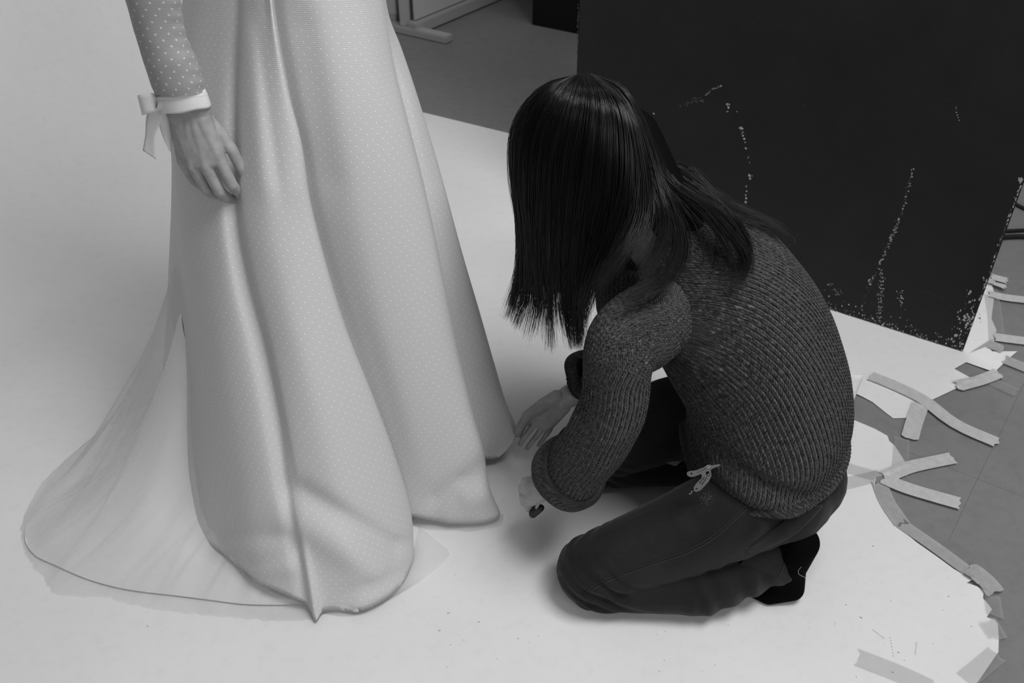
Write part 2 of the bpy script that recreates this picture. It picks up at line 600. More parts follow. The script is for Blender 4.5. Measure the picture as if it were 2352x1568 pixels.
# dense boundary + inner points
bd = []
for i in range(len(outline)):
    a, b = np.array(outline[i]), np.array(outline[(i + 1) % len(outline)])
    k = max(1, int(np.linalg.norm(b - a) / 0.05))
    for j in range(k):
        bd.append(a + (b - a) * j / k)
bd = np.array(bd)
def inside(p, poly):
    x, y = p
    c_ = False
    j = len(poly) - 1
    for i in range(len(poly)):
        if (poly[i][1] > y) != (poly[j][1] > y) and x < (poly[j][0] - poly[i][0]) * (y - poly[i][1]) / (poly[j][1] - poly[i][1]) + poly[i][0]:
            c_ = not c_
        j = i
    return c_
inner = []
for gx in np.arange(-2.2, 2.0, 0.04):
    for gy in np.arange(0.2, 3.8, 0.04):
        p = np.array([gx, gy]) + nrs.uniform(-0.008, 0.008, 2)
        if inside(p, outline) and np.min(np.sum((bd - p) ** 2, 1)) > 0.018 ** 2:
            inner.append(p)
allp = [Vector(p) for p in np.concatenate([bd, np.array(inner)])]
nb = len(bd)
vo, eo, fo, _, _, _ = delaunay_2d_cdt(allp, [(i, (i + 1) % nb) for i in range(nb)], [], 0, 1e-5)
torn_w = [gz(x, y)[:2] for x, y in torn_px]
torn_arr = resample(np.array(torn_w), 260)
def paper_z(p):
    d = math.sqrt(np.min(np.sum((torn_arr - np.array(p)) ** 2, 1)))
    k = max(0, 1 - d / 0.10)
    n_ = noise.noise(Vector((p[0] * 9, p[1] * 9, 0.3)))
    n2_ = noise.noise(Vector((p[0] * 3, p[1] * 3, 4.3))) * min(1, max(0, -np.dot(np.array([p[0], p[1]]) - B0[:2], du_[:2]) / 0.5 - 0.3))
    return 0.0022 + k * k * max(0, n_ + 0.25) * 0.008 + 0.0012 * max(0, n2_)
pv = [(v[0], v[1], paper_z((v[0], v[1]))) for v in vo]
pf = [f for f in fo if inside(np.mean([np.array(vo[i]) for i in f], axis=0), outline)]
pf = [f if np.cross(np.array(vo[f[1]]) - np.array(vo[f[0]]), np.array(vo[f[2]]) - np.array(vo[f[0]])) > 0 else f[::-1] for f in pf]
rows = []
RAD = 0.75
prof = [(0.0, 0.0022)]
for k in range(1, 21):
    t = k / 20 * math.radians(86)
    prof.append((RAD * math.sin(t), 0.0022 + RAD * (1 - math.cos(t))))
ex, ez = prof[-1]
for k in range(1, 14):
    prof.append((ex + 0.008 * k, ez + 0.14 * k))
for s_, z_ in prof:
    rows.append([B0 + du_ * s_ + dv_ * (PW * j / 40) + np.array([0, 0, z_]) for j in range(41)])
sw = grid_mesh(np.array(rows))
bm = bmesh.new()
bm.from_mesh(mesh(pv, pf))
bm.from_mesh(sw)
for f_ in bm.faces:
    f_.normal_update()
    if f_.normal.z + f_.normal.dot(V3(-du_)) < 0:
        f_.normal_flip()
me = bpy.data.meshes.new('mesh')
bm.to_mesh(me)
bm.free()
paper = tag(link('backdrop_paper', me, M['paper'], base=B0), 'wide white seamless paper backdrop sweeping from the wall across the floor with a torn end', 'backdrop')
# crossbar carrying the paper roll, with two uprights
# curled scrap of the torn end standing up behind the sweater
c0 = gz(1936, 932, 0.002)
c1 = np.array([0.020, 0.035, 0.078])
cside = np.array([1.0, -0.15, 0.0])
curl = []
for k in range(16):
    a_ = -0.5 + k / 15 * 3.4
    r_ = 0.017
    curl.append([c0 + c1 * q_ + (1 + 0.25 * q_) * r_ * (cside * -math.cos(a_) + np.array([0.1, -0.9, 0.25]) * math.sin(a_)) for q_ in np.linspace(0, 1, 8)])
me = solid(grid_mesh(np.array(curl)), 0.0005)
link('curled_edge', me, M['paper'], paper)

mk_v, mk_f = [], []
def smudge(x, y, L, wd, ang):
    c_ = gz(x, y, 0.0)
    c_[2] = paper_z(c_[:2]) + 0.0012
    d = np.array([math.cos(ang), math.sin(ang), 0])
    s_ = np.array([-d[1], d[0], 0])
    k0 = len(mk_v)
    mk_v.extend([c_ - d * L, c_ - s_ * wd, c_ + d * L, c_ + s_ * wd])
    mk_f.append((k0, k0 + 1, k0 + 2, k0 + 3))
for x, y, L, wd, a_ in ((1977, 1420, .004, .0011, -.6), (2050, 1546, .002, .0012, -.5), (2178, 1372, .002, .0012, 0), (2230, 1441, .0018, .001, 0), (2063, 1500, .003, .0008, -.3),
                        (2005, 1256, .003, .001, 0), (1943, 1391, .002, .001, .3), (1100, 1430, .003, .001, .5), (1030, 1410, .003, .001, .2), (1010, 1450, .003, .001, .4),
                        (340, 1440, .002, .001, .5), (1190, 1468, .0015, .001, 0), (182, 428, .004, .0018, .3)):
    smudge(x, y, L, wd, a_)
for k in range(7):
    smudge(2044 + k * 1.2, 1466 + k * 7, .0018, .0006, .2 + k)
    smudge(2104 - 0.4 * k, 1478 + k * 4.4, .0018, .0006, .1)
    smudge(2005 + k * 4, 1449 + k * 3, .0022, .0005, -.7)
for k in range(60):
    smudge(rnd.uniform(960, 2200), rnd.uniform(1300, 1560), rnd.uniform(.0006, .0016), rnd.uniform(.0003, .0008), rnd.uniform(0, 3))
o = link('scuff_marks', mesh(mk_v, mk_f), M['scuff'], paper, smooth=False)
o['kind'] = 'stuff'
FLOOR = bpy.data.objects['floor']
for px in (((2150, 1062), (2260, 1105), (2400, 1160)), ((2010, 1010), (2060, 1028), (2160, 1066)), ((2352, 880), (2290, 1010), (2240, 1110), (2180, 1240))):
    p = resample([gz(x, y, 0.0) for x, y in px], 12)
    link('floor_seam', tube(p, 0.0005, 5), M['floor_line'], FLOOR)
# tape strips: pixel centre line, width in metres, material, label
def strip(px, wdt, mt, label, lvl=1, torn=0.005, z0=0.003, lift=0.0, name='tape_strip', seed=0):
    r2 = random.Random(seed)
    c_ = np.array([gz(x, y) for x, y in px])
    c_ = resample(cr(c_, 6) if len(c_) > 2 else c_, 14)
    T = np.gradient(c_, axis=0)
    T /= np.linalg.norm(T, axis=1)[:, None]
    S_ = np.stack([-T[:, 1], T[:, 0], 0 * T[:, 0]], 1)
    G = []
    for i in range(len(c_)):
        row = []
        for j in range(5):
            q = j / 4 - 0.5
            p = c_[i] + S_[i] * wdt * q
            if i in (0, len(c_) - 1):
                p = p + T[i] * r2.uniform(-torn, torn)
            d = noise.noise(Vector((p[0] * 22, p[1] * 22, seed)))
            zp = paper_z(p[:2]) - 0.0022 if inside(p[:2], outline) else 0.0
            p = p + np.array([0, 0, z0 + zp + lvl * 0.0011 + lift * max(0, d) + lift * 0.4])
            row.append(p)
        G.append(row)
    me = solid(grid_mesh(np.array(G)), 0.0003)
    o = link(name, me, mt, base=G[0][2], smooth=False)
    return tag(o, label, 'tape', 'tape strips on the torn paper end')
WT = 0.036
TAPES = [
    ([(1998, 868), (2060, 893), (2125, 927), (2170, 963), (2205, 985), (2290, 1022)], 0.036, 'tape', 'longest bent masking tape strip from white paper down onto the grey floor', 4, 0.001),
    ([(2112, 935), (2098, 975), (2088, 1010)], 0.038, 'tape', 'short upright tape strip bridging the floor gap below the long bent strip', 3, 0.002),
    ([(2070, 1008), (2068, 1050), (2064, 1092)], 0.034, 'tape_thin', 'thin see-through tape strip along the small rounded paper corner', 2, 0.001),
    ([(2032, 1100), (2085, 1078), (2186, 1056)], 0.034, 'tape', 'stubby tape strip pointing right with a notched torn end', 3, 0.001),
    ([(2028, 1104), (2065, 1120), (2110, 1135), (2205, 1162)], 0.036, 'tape', 'straight tape strip on the floor right beneath the notched strip', 4, 0.001),
    ([(2018, 1112), (2036, 1155), (2072, 1208)], 0.036, 'tape_edge', 'curved darker tape strip edging the paper below the fan of strips', 2, 0.0),
    ([(2068, 1205), (2150, 1262), (2235, 1325)], 0.030, 'tape_edge', 'long diagonal tape strip edging the torn paper toward lower right', 2, 0.0),
    ([(2222, 1312), (2258, 1338), (2284, 1368)], 0.042, 'tape_edge', 'crumpled tape piece sticking up at the right torn corner', 4, 0.006),
    ([(2276, 1372), (2283, 1420)], 0.030, 'tape_thin', 'short crinkled tape piece running down the far right paper edge', 3, 0.004),
    ([(2266, 1432), (2290, 1472)], 0.036, 'tape_thin', 'small wrinkled tape scrap at the lower right paper edge', 4, 0.005),
    ([(1968, 1512), (2060, 1548), (2140, 1585)], 0.040, 'tape_thin', 'see-through tape strip stuck flat on the paper at the bottom edge', 1, 0.0),
    ([(1918, 1118), (1965, 1108), (2022, 1096)], 0.034, 'tape_thin', 'faint tape strip on the paper beside the back pocket of the jeans', 1, 0.0),
    ([(1938, 1075), (1985, 1090), (2035, 1106)], 0.034, 'tape_thin', 'faint tape strip on the paper beside the jeans waistband', 2, 0.0),
    ([(2215, 1566), (2288, 1506)], 0.036, 'tape_thin', 'tape strip following the bottom right paper edge into the corner', 2, 0.002),
    ([(2268, 678), (2300, 686), (2362, 694)], 0.032, 'tape', 'upper tape strip reaching right from behind the black board edge', 3, 0.001),
    ([(2284, 778), (2320, 783), (2362, 788)], 0.034, 'tape', 'lower horizontal tape strip leaving the picture at the right edge', 3, 0.001),
    ([(2276, 680), (2284, 735), (2288, 786)], 0.038, 'tape_thin', 'see-through upright tape strip beside the bottom corner of the board', 2, 0.001),
    ([(2268, 792), (2300, 806)], 0.036, 'tape_edge', 'tiny dark tape end between paper point and lower horizontal strip', 2, 0.001),
    ([(2306, 830), (2362, 852)], 0.036, 'tape_edge', 'tape strip running off right from the pointed white paper corner', 3, 0.001),
    ([(2196, 893), (2250, 878), (2292, 862)], 0.034, 'tape', 'tape strip closing the notch below the pointed paper corner', 4, 0.001),
    ([(2272, 876), (2335, 905)], 0.034, 'tape_thin', 'barely visible clear tape strip on the floor under the pointed corner', 1, 0.0),
    ([(2274, 640), (2312, 650)], 0.030, 'tape', 'short pale tape tab highest up beside the black board', 4, 0.002),
    ([(2282, 658), (2306, 668)], 0.020, 'tape', 'tiny curled white tape flap just under the highest tape tab', 5, 0.006),
]
for i, (px, wdt, mk, lb, lv, lf) in enumerate(TAPES):
    strip(px, wdt, M[mk], lb, lv, lift=lf, seed=i + 3)

# black board
BL = gz(1309, 523)
BR = gz(2210, 810)
bdx = (BR - BL)
BLEN = np.linalg.norm(bdx)
bdx /= BLEN
bnor = np.array([bdx[1], -bdx[0], 0])       # towards camera
if bnor[1] > 0:
    bnor = -bnor
def board_pt(x, y, lift=0.0006):
    d = ray(x, y)
    t = np.dot(BL - CAMP, bnor) / np.dot(d, bnor)
    return CAMP + d * t + bnor * lift
me = box_me((0, 0, 0.004), (BLEN, 0.012, 2.0), 0.0015)
me.transform(Matrix.Translation(V3(BL)) @ Matrix((V3(bdx), V3(-bnor), Vector((0, 0, 1)))).transposed().to_4x4())
board = tag(link('background_board', me, M['board'], base=BL, smooth=False), 'tall black painted board with white scuffs and chipped edges standing on the paper', 'board')
chips = {'chip': ([], []), 'chip_dim': ([], [])}
def chip(p, s, kind='chip', ang=None, asp=1.0):
    vs_, fs_ = chips[kind]
    k = len(vs_)
    n_ = rnd.choice((3, 4, 5))
    a0 = rnd.uniform(0, 6.28)
    for i in range(n_):
        a_ = a0 + 6.283 * i / n_
        r_ = s * rnd.uniform(0.6, 1.2)
        vs_.append(p + bdx * (math.cos(a_) * r_) + np.array([0, 0, 1]) * (math.sin(a_) * r_ * asp))
    fs_.append(tuple(range(k, k + n_)))
def chipline(px, count, s, kind='chip', jit=3.0, asp=1.0):
    c_ = resample(px, 200)
    for _ in range(count):
        p = c_[rnd.randrange(200)]
        chip(board_pt(p[0] + rnd.gauss(0, jit), p[1] + rnd.gauss(0, jit)), s * rnd.uniform(0.4, 1.5), kind, asp=asp)
chipline([(1672, 236), (1668, 262)], 7, 0.0030, jit=3)
chipline([(1701, 290), (1710, 320), (1713, 345)], 16, 0.0028, jit=1.5)
chipline([(1719, 358), (1721, 376)], 5, 0.0018, jit=1)
chipline([(1722, 395), (1724, 415)], 7, 0.0030, jit=1.5)
chipline([(1714, 423), (1713, 470)], 8, 0.0026, jit=1)
chipline([(1620, 220), (1640, 202), (1662, 196)], 34, 0.0013, jit=1.2)
chipline([(1560, 245), (1600, 228), (1620, 236)], 40, 0.002, 'chip_dim', 4)
chipline([(1590, 222), (1612, 232)], 8, 0.001, jit=1.0)
chip(board_pt(1502, 261), 0.003)
chip(board_pt(1848, 242), 0.003, 'chip_dim')
chip(board_pt(1693, 256), 0.0018)
chipline([(2098, 385), (2085, 445), (2060, 520), (2030, 590), (2000, 645)], 90, 0.0015, 'chip', 1.6)
chipline([(2098, 385), (2060, 520), (2000, 645), (1980, 705)], 90, 0.0018, 'chip_dim', 2.2)
chipline([(2065, 500), (2020, 605)], 30, 0.002, 'chip', 1.6)
for k in range(15):
    y = 620 + k * 8.2
    chipline([(2019 - k * 0.3, y), (2033 - k * 0.6, y + 1.5)], 7, 0.0015, 'chip', 1.4)
chipline([(1996, 640), (1998, 655)], 12, 0.002, 'chip', 2.5)
chipline([(2068, 670), (2072, 705)], 22, 0.0017, 'chip', 3)
chipline([(2110, 665), (2160, 680), (2190, 705)], 30, 0.0010, 'chip_dim', 1.5)
chipline([(2195, 240), (2204, 280)], 9, 0.0013, 'chip', 1)
chipline([(1905, 650), (1935, 680)], 20, 0.0016, 'chip', 4)
chipline([(1812, 565), (1835, 535)], 14, 0.0018, 'chip_dim', 3)
for k in range(300):     # worn bottom edge
    t = rnd.random()
    x = 1870 + 340 * t
    yb = 523 + (x - 1309) * (810 - 523) / (2210 - 1309)
    h_ = abs(rnd.gauss(0, 14 + 12 * noise.noise(Vector((x * 0.02, 0, 0)))))
    chip(board_pt(x, yb - 3 - h_), rnd.uniform(0.0007, 0.0022), rnd.choice(('chip', 'chip_dim', 'chip_dim')), asp=1.6)
for k in range(150):     # worn corner and right edge
    t = rnd.random() ** 1.5
    x0, y0 = 2210 + (2352 - 2210) * t, 810 - (810 - 410) * t
    if t < 0.3:
        chip(board_pt(x0 - abs(rnd.gauss(0, 16)), y0 - rnd.uniform(0, 30)), rnd.uniform(0.0008, 0.003), rnd.choice(('chip', 'chip', 'chip_dim')), asp=1.8)
    else:
        chip(board_pt(x0 - abs(rnd.gauss(0, 2)) - 1, y0), rnd.uniform(0.0008, 0.002), rnd.choice(('chip', 'chip_dim')), asp=3)
chipline([(2218, 730), (2230, 745), (2244, 715)], 40, 0.0026, 'chip', 8, 1.5)
chipline([(2258, 632), (2264, 662)], 14, 0.0014, 'chip', 1.5)
chipline([(2338, 411), (2350, 408)], 6, 0.003, 'chip', 1.5)
chipline([(1329, 5), (1325, 160)], 40, 0.0013, 'chip_dim', 0.8, 3)
for k in range(200):
    chip(board_pt(rnd.uniform(1340, 2340), rnd.uniform(0, 700)), rnd.uniform(0.0004, 0.0011), 'chip_dim')
for kind, (v_, f_) in chips.items():
    o = link('paint_chips' if kind == 'chip' else 'scuff_marks', mesh(v_, f_), M[kind], board, smooth=False)
    o['kind'] = 'stuff'

# cables on the floor behind the board
def cable(px, r, label):
    p = cr([gz(x, y, r) for x, y in px], 10)
    tag(link('floor_cable', tube(p, r, 8), M['cable'], base=p[0]), label, 'cable', 'black cables behind the board')
cable([(2255, 440), (2300, 452), (2335, 470), (2380, 492)], 0.006, 'upper black cable crossing the floor behind the black board')
cable([(2240, 520), (2300, 530), (2345, 529), (2400, 526)], 0.006, 'upper of the two parallel black cables at the right edge')
cable([(2240, 552), (2300, 545), (2345, 543), (2400, 545)], 0.0075, 'lower of the two parallel black cables at the right edge')

# dark cabinet behind
b1, b2 = gz(1222, 57), gz(1325, 78)
ddx = (b2 - b1) / np.linalg.norm(b2 - b1)
ddy = np.array([-ddx[1], ddx[0], 0])
cab = empty('black_panel_box', b1)
def oriented(lo, hi, org, dx, dy, bevel=0.003):
    me = box_me(lo, hi, bevel)
    me.transform(Matrix.Translation(V3(org)) @ Matrix((V3(dx), V3(dy), Vector((0, 0, 1)))).transposed().to_4x4())
    return me
link('front_panel', oriented((0, 0, 0), (0.9, 0.02, 1.25), b1, ddx, ddy), M['black_box'], cab, smooth=False)
link('side_panel', oriented((0, 0.022, 0), (0.02, 0.5, 1.25), b1, ddx, ddy), M['black_box'], cab, smooth=False)
link('side_panel', oriented((0.88, 0.022, 0), (0.9, 0.5, 1.25), b1, ddx, ddy), M['black_box'], cab, smooth=False)
link('top_panel', oriented((0, 0, 1.252), (0.9, 0.5, 1.27), b1, ddx, ddy), M['black_box'], cab, smooth=False)
tag(cab, 'plain matt black box standing on the floor behind the board', 'box')

# white partition screen on a T foot
f0, f1 = gz(893, 66), gz(1033, 98)
pst = gz(933, 72)
scr = empty('partition_screen', pst)
fd = (f1 - f0) / np.linalg.norm(f1 - f0)
link('foot', bar_me(f0 + np.array([0, 0, 0.016]), f1 + np.array([0, 0, 0.016]), 0.05, 0.03, bevel=0.004), M['white_frame'], scr, smooth=False)
link('post', bar_me(pst + np.array([0, 0, 0.03]), pst + np.array([0, 0, 1.9]), 0.045, 0.045, (0, 1, 0), 0.004), M['white_frame'], scr, smooth=False)
rl0, rl1 = gz(945, 66, 0.03), gz(1115, -5, 0.03)
rdir = (rl1 - rl0) / np.linalg.norm(rl1 - rl0)
rl2 = rl0 + rdir * 1.5
link('bottom_rail', bar_me(rl0, rl2, 0.05, 0.05, bevel=0.004), M['white_frame'], scr, smooth=False)
rn = np.array([-rdir[1], rdir[0], 0])
link('panel', oriented((0.02, -0.006, 0.06), (1.5, 0.006, 1.85), np.array([rl0[0], rl0[1], 0]), rdir, rn), M['white_panel'], scr, smooth=False)
link('post', bar_me(rl2 + np.array([0, 0, -0.025]), rl2 + np.array([0, 0, 1.87]), 0.045, 0.045, (0, 1, 0), 0.004), M['white_frame'], scr, smooth=False)
tag(scr, 'white framed partition screen on a flat T foot in the background', 'partition')
side = empty('partition_screen', pst + np.array([-0.03, 0.05, 0]))
link('panel', bar_me(pst + np.array([-0.04, 0.06, 0.95]), pst + np.array([-0.95, 0.45, 0.95]), 0.012, 1.8, bevel=0.002), M['white_panel'], side, smooth=False)
link('bottom_rail', bar_me(pst + np.array([-0.04, 0.06, 0.03]), pst + np.array([-0.95, 0.45, 0.03]), 0.03, 0.04, bevel=0.003), M['white_frame'], side, smooth=False)
tag(side, 'second white partition panel half hidden behind the bridal skirt', 'partition')

# ================================================================== standing person in the wedding dress
def col(px, Yt, rec=0.0, endz=0.012, endY=None, n=70, zshift=None):
    """skirt column: pixel polyline; plane through the hem point on the floor and Yt at z = 1.1"""
    ex_, ey_ = px[-1]
    if endY is None:
        Y0 = gz(ex_, ey_, endz)[1]
        Y0 = Y0 - (Yt - Y0) * endz / 1.1
    else:
        e = at(ex_, ey_, endY)
        k = (Yt - endY) / (1.1 - e[2])
        Y0 = endY - k * e[2]
    pts = []
    for i, (x, y) in enumerate(px):
        t = i / (len(px) - 1)
        d = rec * math.sin(math.pi * min(1, t * 1.0)) if rec else 0
        pts.append(slant(x, y, Y0 + d, Yt + d))
    return resample(cr(pts, 12), n)
NR = 90
cols = []
names = []
def add(nm, c_):
    cols.append(c_)
    names.append(nm)
add('A', col([(446, -150), (428, 0), (400, 200), (394, 330), (406, 480), (427, 690), (440, 850), (452, 1060), (460, 1232)], 1.8, n=NR))
add('A2', col([(462, -150), (450, 0), (430, 200), (425, 400), (440, 600), (462, 800), (482, 1000), (505, 1180), (520, 1275)], 1.71, endz=0.03, n=NR))
add('B', col([(500, -150), (497, 0), (487, 200), (480, 400), (490, 600), (515, 800), (545, 1000), (580, 1200), (605, 1342)], 1.66, endz=0.045, n=NR))
add('B2', col([(530, -150), (526, 0), (515, 250), (512, 480), (532, 640), (565, 800), (602, 980), (640, 1200), (672, 1372)], 1.64, endz=0.035, n=NR))
add('F1', col([(556, -150), (550, 0), (541, 250), (541, 480), (566, 640), (603, 780), (638, 950), (655, 1100), (683, 1250), (706, 1388)], 1.62, 0.022, endz=0.02, n=NR))
add('P0', col([(560, -150), (555, 0), (547, 250), (549, 480), (576, 640), (612, 780), (647, 950), (671, 1100), (702, 1270), (727, 1424)], 1.608, 0.012, n=NR))
add('C0', col([(566, -150), (562, 0), (556, 250), (560, 480), (590, 640), (625, 780), (660, 950), (690, 1100), (720, 1280), (745, 1402)], 1.59, 0.005, n=NR))
add('C', col([(590, -150), (587, 0), (594, 250), (612, 480), (648, 650), (700, 850), (752, 1050), (805, 1250), (835, 1398)], 1.56, n=NR))
add('C2', col([(608, -150), (608, 0), (630, 220), (662, 420), (700, 600), (752, 800), (822, 1020), (880, 1220), (912, 1350)], 1.545, n=NR))
add('R1', col([(618, -150), (622, 0), (655, 200), (688, 330), (706, 450), (735, 570), (790, 750), (850, 900), (905, 1050), (945, 1185), (952, 1275)], 1.53, n=NR))
add('V1', col([(622, -150), (627, 0), (660, 200), (690, 330), (706, 450), (733, 570), (782, 750), (835, 900), (885, 1050), (925, 1190)], 1.58, 0.03, endz=0.03, n=NR))
add('D0', col([(650, -150), (655, 0), (690, 200), (722, 350), (745, 480), (790, 640), (845, 800), (890, 950), (930, 1080), (955, 1192)], 1.555, 0.02, endz=0.03, n=NR))
add('D', col([(715, -150), (722, 0), (770, 250), (812, 450), (862, 650), (912, 850), (960, 1020), (1000, 1198)], 1.55, endz=0.02, n=NR))
add('E', col([(810, -150), (818, 0), (866, 250), (910, 450), (958, 650), (1004, 850), (1046, 1020), (1085, 1200)], 1.59, endz=0.016, n=NR))
add('G0', col([(855, -150), (866, 0), (892, 150), (928, 290), (962, 430), (1004, 620), (1038, 800), (1074, 950), (1100, 1040), (1112, 1130), (1128, 1195)], 1.65, endz=0.014, n=NR))
add('G', col([(868, -150), (880, 0), (905, 150), (940, 290), (975, 430), (1015, 620), (1050, 800), (1086, 950), (1112, 1040), (1126, 1130), (1148, 1185)], 1.69, endz=0.012, n=NR))
add('V2', col([(866, -150), (879, 0), (904, 150), (938, 290), (973, 430), (1010, 620), (1040, 800), (1072, 930), (1092, 1000), (1106, 1062)], 1.72, 0.02, endY=1.535, n=NR))
add('S0', col([(872, -150), (884, 10), (914, 140), (948, 250), (985, 400), (1032, 600), (1072, 780), (1110, 920), (1130, 990), (1140, 1055)], 1.75, 0.0, endY=1.56, n=NR))
add('S', col([(876, -150), (890, 22), (922, 110), (946, 180), (972, 262), (1012, 400), (1062, 590), (1102, 730), (1142, 870), (1166, 950), (1186, 1000)], 1.80, endY=1.585, n=NR))
def plain(top, hem, bulge=0.0):
    top, hem = np.array(top, float), np.array(hem, float)
    t = np.linspace(0, 1, NR)[:, None]
    return top + (hem - top) * t + np.array([0, 0, 0]) 
ztop = cols[0][0][2]
Sc = cols[-1]
hd = Sc - CAMP
hd[:, 2] = 0
hd /= np.linalg.norm(hd, axis=1)[:, None]
tt_ = np.linspace(0, 1, NR)[:, None]
add('H0', Sc + hd * (0.035 + 0.03 * tt_) + np.array([-0.012, 0, 0]))
add('H1', Sc + hd * (0.085 + 0.06 * tt_) + np.array([-0.045, 0, -0.0]) + np.array([0, 0, -0.12]) * tt_ ** 3)
add('H2', plain((-0.31, 1.935, 1.15), (-0.14, 1.93, 0.012)))
add('H3', plain((-0.40, 1.965, 1.15), (-0.36, 2.04, 0.012)))
add('H4', plain((-0.51, 1.93, 1.14), (-0.66, 1.97, 0.012)))
add('H5', plain((-0.56, 1.87, 1.13), (-0.82, 1.72, 0.012)))
cols = np.array(cols)                      # columns x rows x 3
kP = names.index('P0')
mid_ = 0.5 * (cols[kP - 1] + cols[kP + 1])
w_ = np.clip((np.linspace(0, 1, NR) - 0.74) / 0.26, 0, 1)[:, None] ** 1.6
cols[kP] = mid_ + w_ * (cols[kP] - mid_)     # the fold only stands out near the hem
SUB = 9
G = np.array([cr(cols[:, i], SUB, closed=True) for i in range(NR)])
# soft cloth unevenness
for i in range(G.shape[0]):
    for j in range(G.shape[1]):
        p = G[i, j]
        t = i / (NR - 1)
        n_ = noise.noise(Vector((p[0] * 9, p[1] * 9, p[2] * 2.2)))
        G[i, j, 1] += n_ * 0.006 * (0.3 + t)
# pillowy hem: the last rows tuck inward and under
def prj(p):
    v = p - CAMP
    d = v @ _f
    return 1176 + FPX * (v @ _r) / d, 784 - FPX * (v @ _u) / d
def segdist(x, y, a, b):
    ax_, ay_ = b[0] - a[0], b[1] - a[1]
    L = math.hypot(ax_, ay_)
    s_ = ((x - a[0]) * ax_ + (y - a[1]) * ay_) / L / L
    d = ((x - a[0]) * -ay_ + (y - a[1]) * ax_) / L
    return s_, d
CREASE = [  # from, to, half width in pixels, depth in metres (valley, ridge below it)
    ((690, 1130), (905, 1262), 26, 0.015), ((905, 1262), (960, 1240), 18, 0.008), ((800, 1370), (960, 1290), 16, 0.008),
    ((1000, 1150), (1130, 1060), 22, 0.010), ((1060, 1110), (1135, 1095), 14, 0.006), ((500, 1225), (680, 1240), 20, 0.007),
    ((575, 1290), (665, 1270), 14, 0.007), ((590, 60), (640, 420), 16, 0.004), ((700, 60), (760, 420), 40, 0.006)]
for i in range(G.shape[0]):
    for j in range(18 * SUB):
        x, y = prj(G[i, j])
        d_ = 0
        for a, b, w_, dep in CREASE:
            s_, d = segdist(x, y, a, b)
            if -0.3 < s_ < 1.3:
                e_ = 1 if 0 <= s_ <= 1 else max(0, 1 - (abs(s_ - 0.5) - 0.5) / 0.3)
                d_ += e_ * e_ * dep * (-math.exp(-(d / w_) ** 2) + 0.9 * math.exp(-((d - 2.2 * w_) / (1.5 * w_)) ** 2))
        if d_:
            G[i, j] += np.array([0.15, -0.9, 0.25]) * d_
TUCK = np.ones(G.shape[1])
for j in range(G.shape[1]):
    c_ = j / SUB
    TUCK[j] = max(0.0, min(1.0, 15.6 - c_)) if c_ < 21 else min(1, max(0, c_ - 22))
cen = np.array([-0.38, 1.56, 0])
k = 8
for q in range(k):
    t = (q + 1) / k
    last = G[NR - 1].copy()
    d = (cen - last)
    d[:, 2] = 0
    d /= np.linalg.norm(d, axis=1)[:, None]
    row = last + (d * (0.055 * t ** 1.3) + np.array([0, 0, 0.030 * math.sin(t * math.pi * 0.55)])) * (0.08 + 0.92 * TUCK[:, None])
    G = np.concatenate([G, row[None]], 0)
me = grid_mesh(G, True, u0=9 * SUB)
SKIRT_BVH = bvh_of(me)
skirt_me = me
HEM = G[NR - 1].copy()                     # ring of the hem
def ci(nm):
    return names.index(nm) * SUB

# body of the bride (mostly inside the dress), one skin
wr = at(432, 252, 1.475)
hand_prims = []
def P(x, y, Y):
    return at(x, y, Y)
kn = {'i': P(506, 372, 1.462), 'm': P(473, 381, 1.457), 'r': P(444, 382, 1.461), 'p': P(419, 370, 1.472)}
r_k = {'i': .0105, 'm': .0108, 'r': .0102, 'p': .0092}
wl, wrr = P(412, 262, 1.478), P(458, 252, 1.480)
for kk in ('i', 'm', 'r', 'p'):
    base_ = P({'i': 462, 'm': 448, 'r': 432, 'p': 418}[kk], {'i': 272, 'm': 270, 'r': 272, 'p': 276}[kk], 1.474)
    hand_prims.append([(base_, 0.0140), (kn[kk], r_k[kk] * 1.02)])
hand_prims.append([(P(414, 272, 1.478), .0150), (P(462, 264, 1.478), .0155), (kn['i'] + np.array([0, .001, .004]), .0100), (kn['m'] + np.array([0, .0005, .004]), .0105)])
hand_prims.append([(P(412, 274, 1.478), .0150), (P(455, 266, 1.478), .0160), (kn['m'] + np.array([0, .0005, .004]), .0105), (kn['r'] + np.array([0, .0005, .004]), .0100)])
hand_prims.append([(P(410, 276, 1.478), .0150), (P(450, 266, 1.478), .0160), (kn['r'] + np.array([0, .0005, .004]), .0100), (kn['p'] + np.array([0, .001, .004]), .0095)])
hand_prims.append([(P(440, 272, 1.482), .019), (P(498, 365, 1.474), .012), (P(440, 372, 1.478), .012), (P(475, 300, 1.486), .016)])
hand_prims.append([(P(452, 285, 1.482), .018), (kn['i'] + np.array([0, .006, 0]), .0105), (kn['m'] + np.array([0, .006, 0]), .0105)])
hand_prims.append([(P(432, 285, 1.482), .018), (kn['r'] + np.array([0, .006, 0]), .010), (kn['p'] + np.array([0, .006, 0]), .010)])
fing = {
    'i': [(506, 372, 1.462), (533, 424, 1.464), (553, 447, 1.486), (565, 452, 1.497)],
    'm': [(473, 381, 1.457), (503, 439, 1.462), (524, 456, 1.482), (540, 458, 1.495)],
    'r': [(444, 382, 1.461), (472, 432, 1.468), (488, 446, 1.488), (500, 448, 1.500)],
    'p': [(419, 370, 1.472), (443, 411, 1.480), (456, 424, 1.494), (466, 430, 1.506)],
}
for kk, pl in fing.items():
    s_ = {'i': 1.0, 'm': 1.02, 'r': 0.97, 'p': 0.86}[kk]
    pts = [P(*p) for p in pl]
    hand_prims += chain(pts, [.0108 * s_, .0096 * s_, .0086 * s_, .0072 * s_])
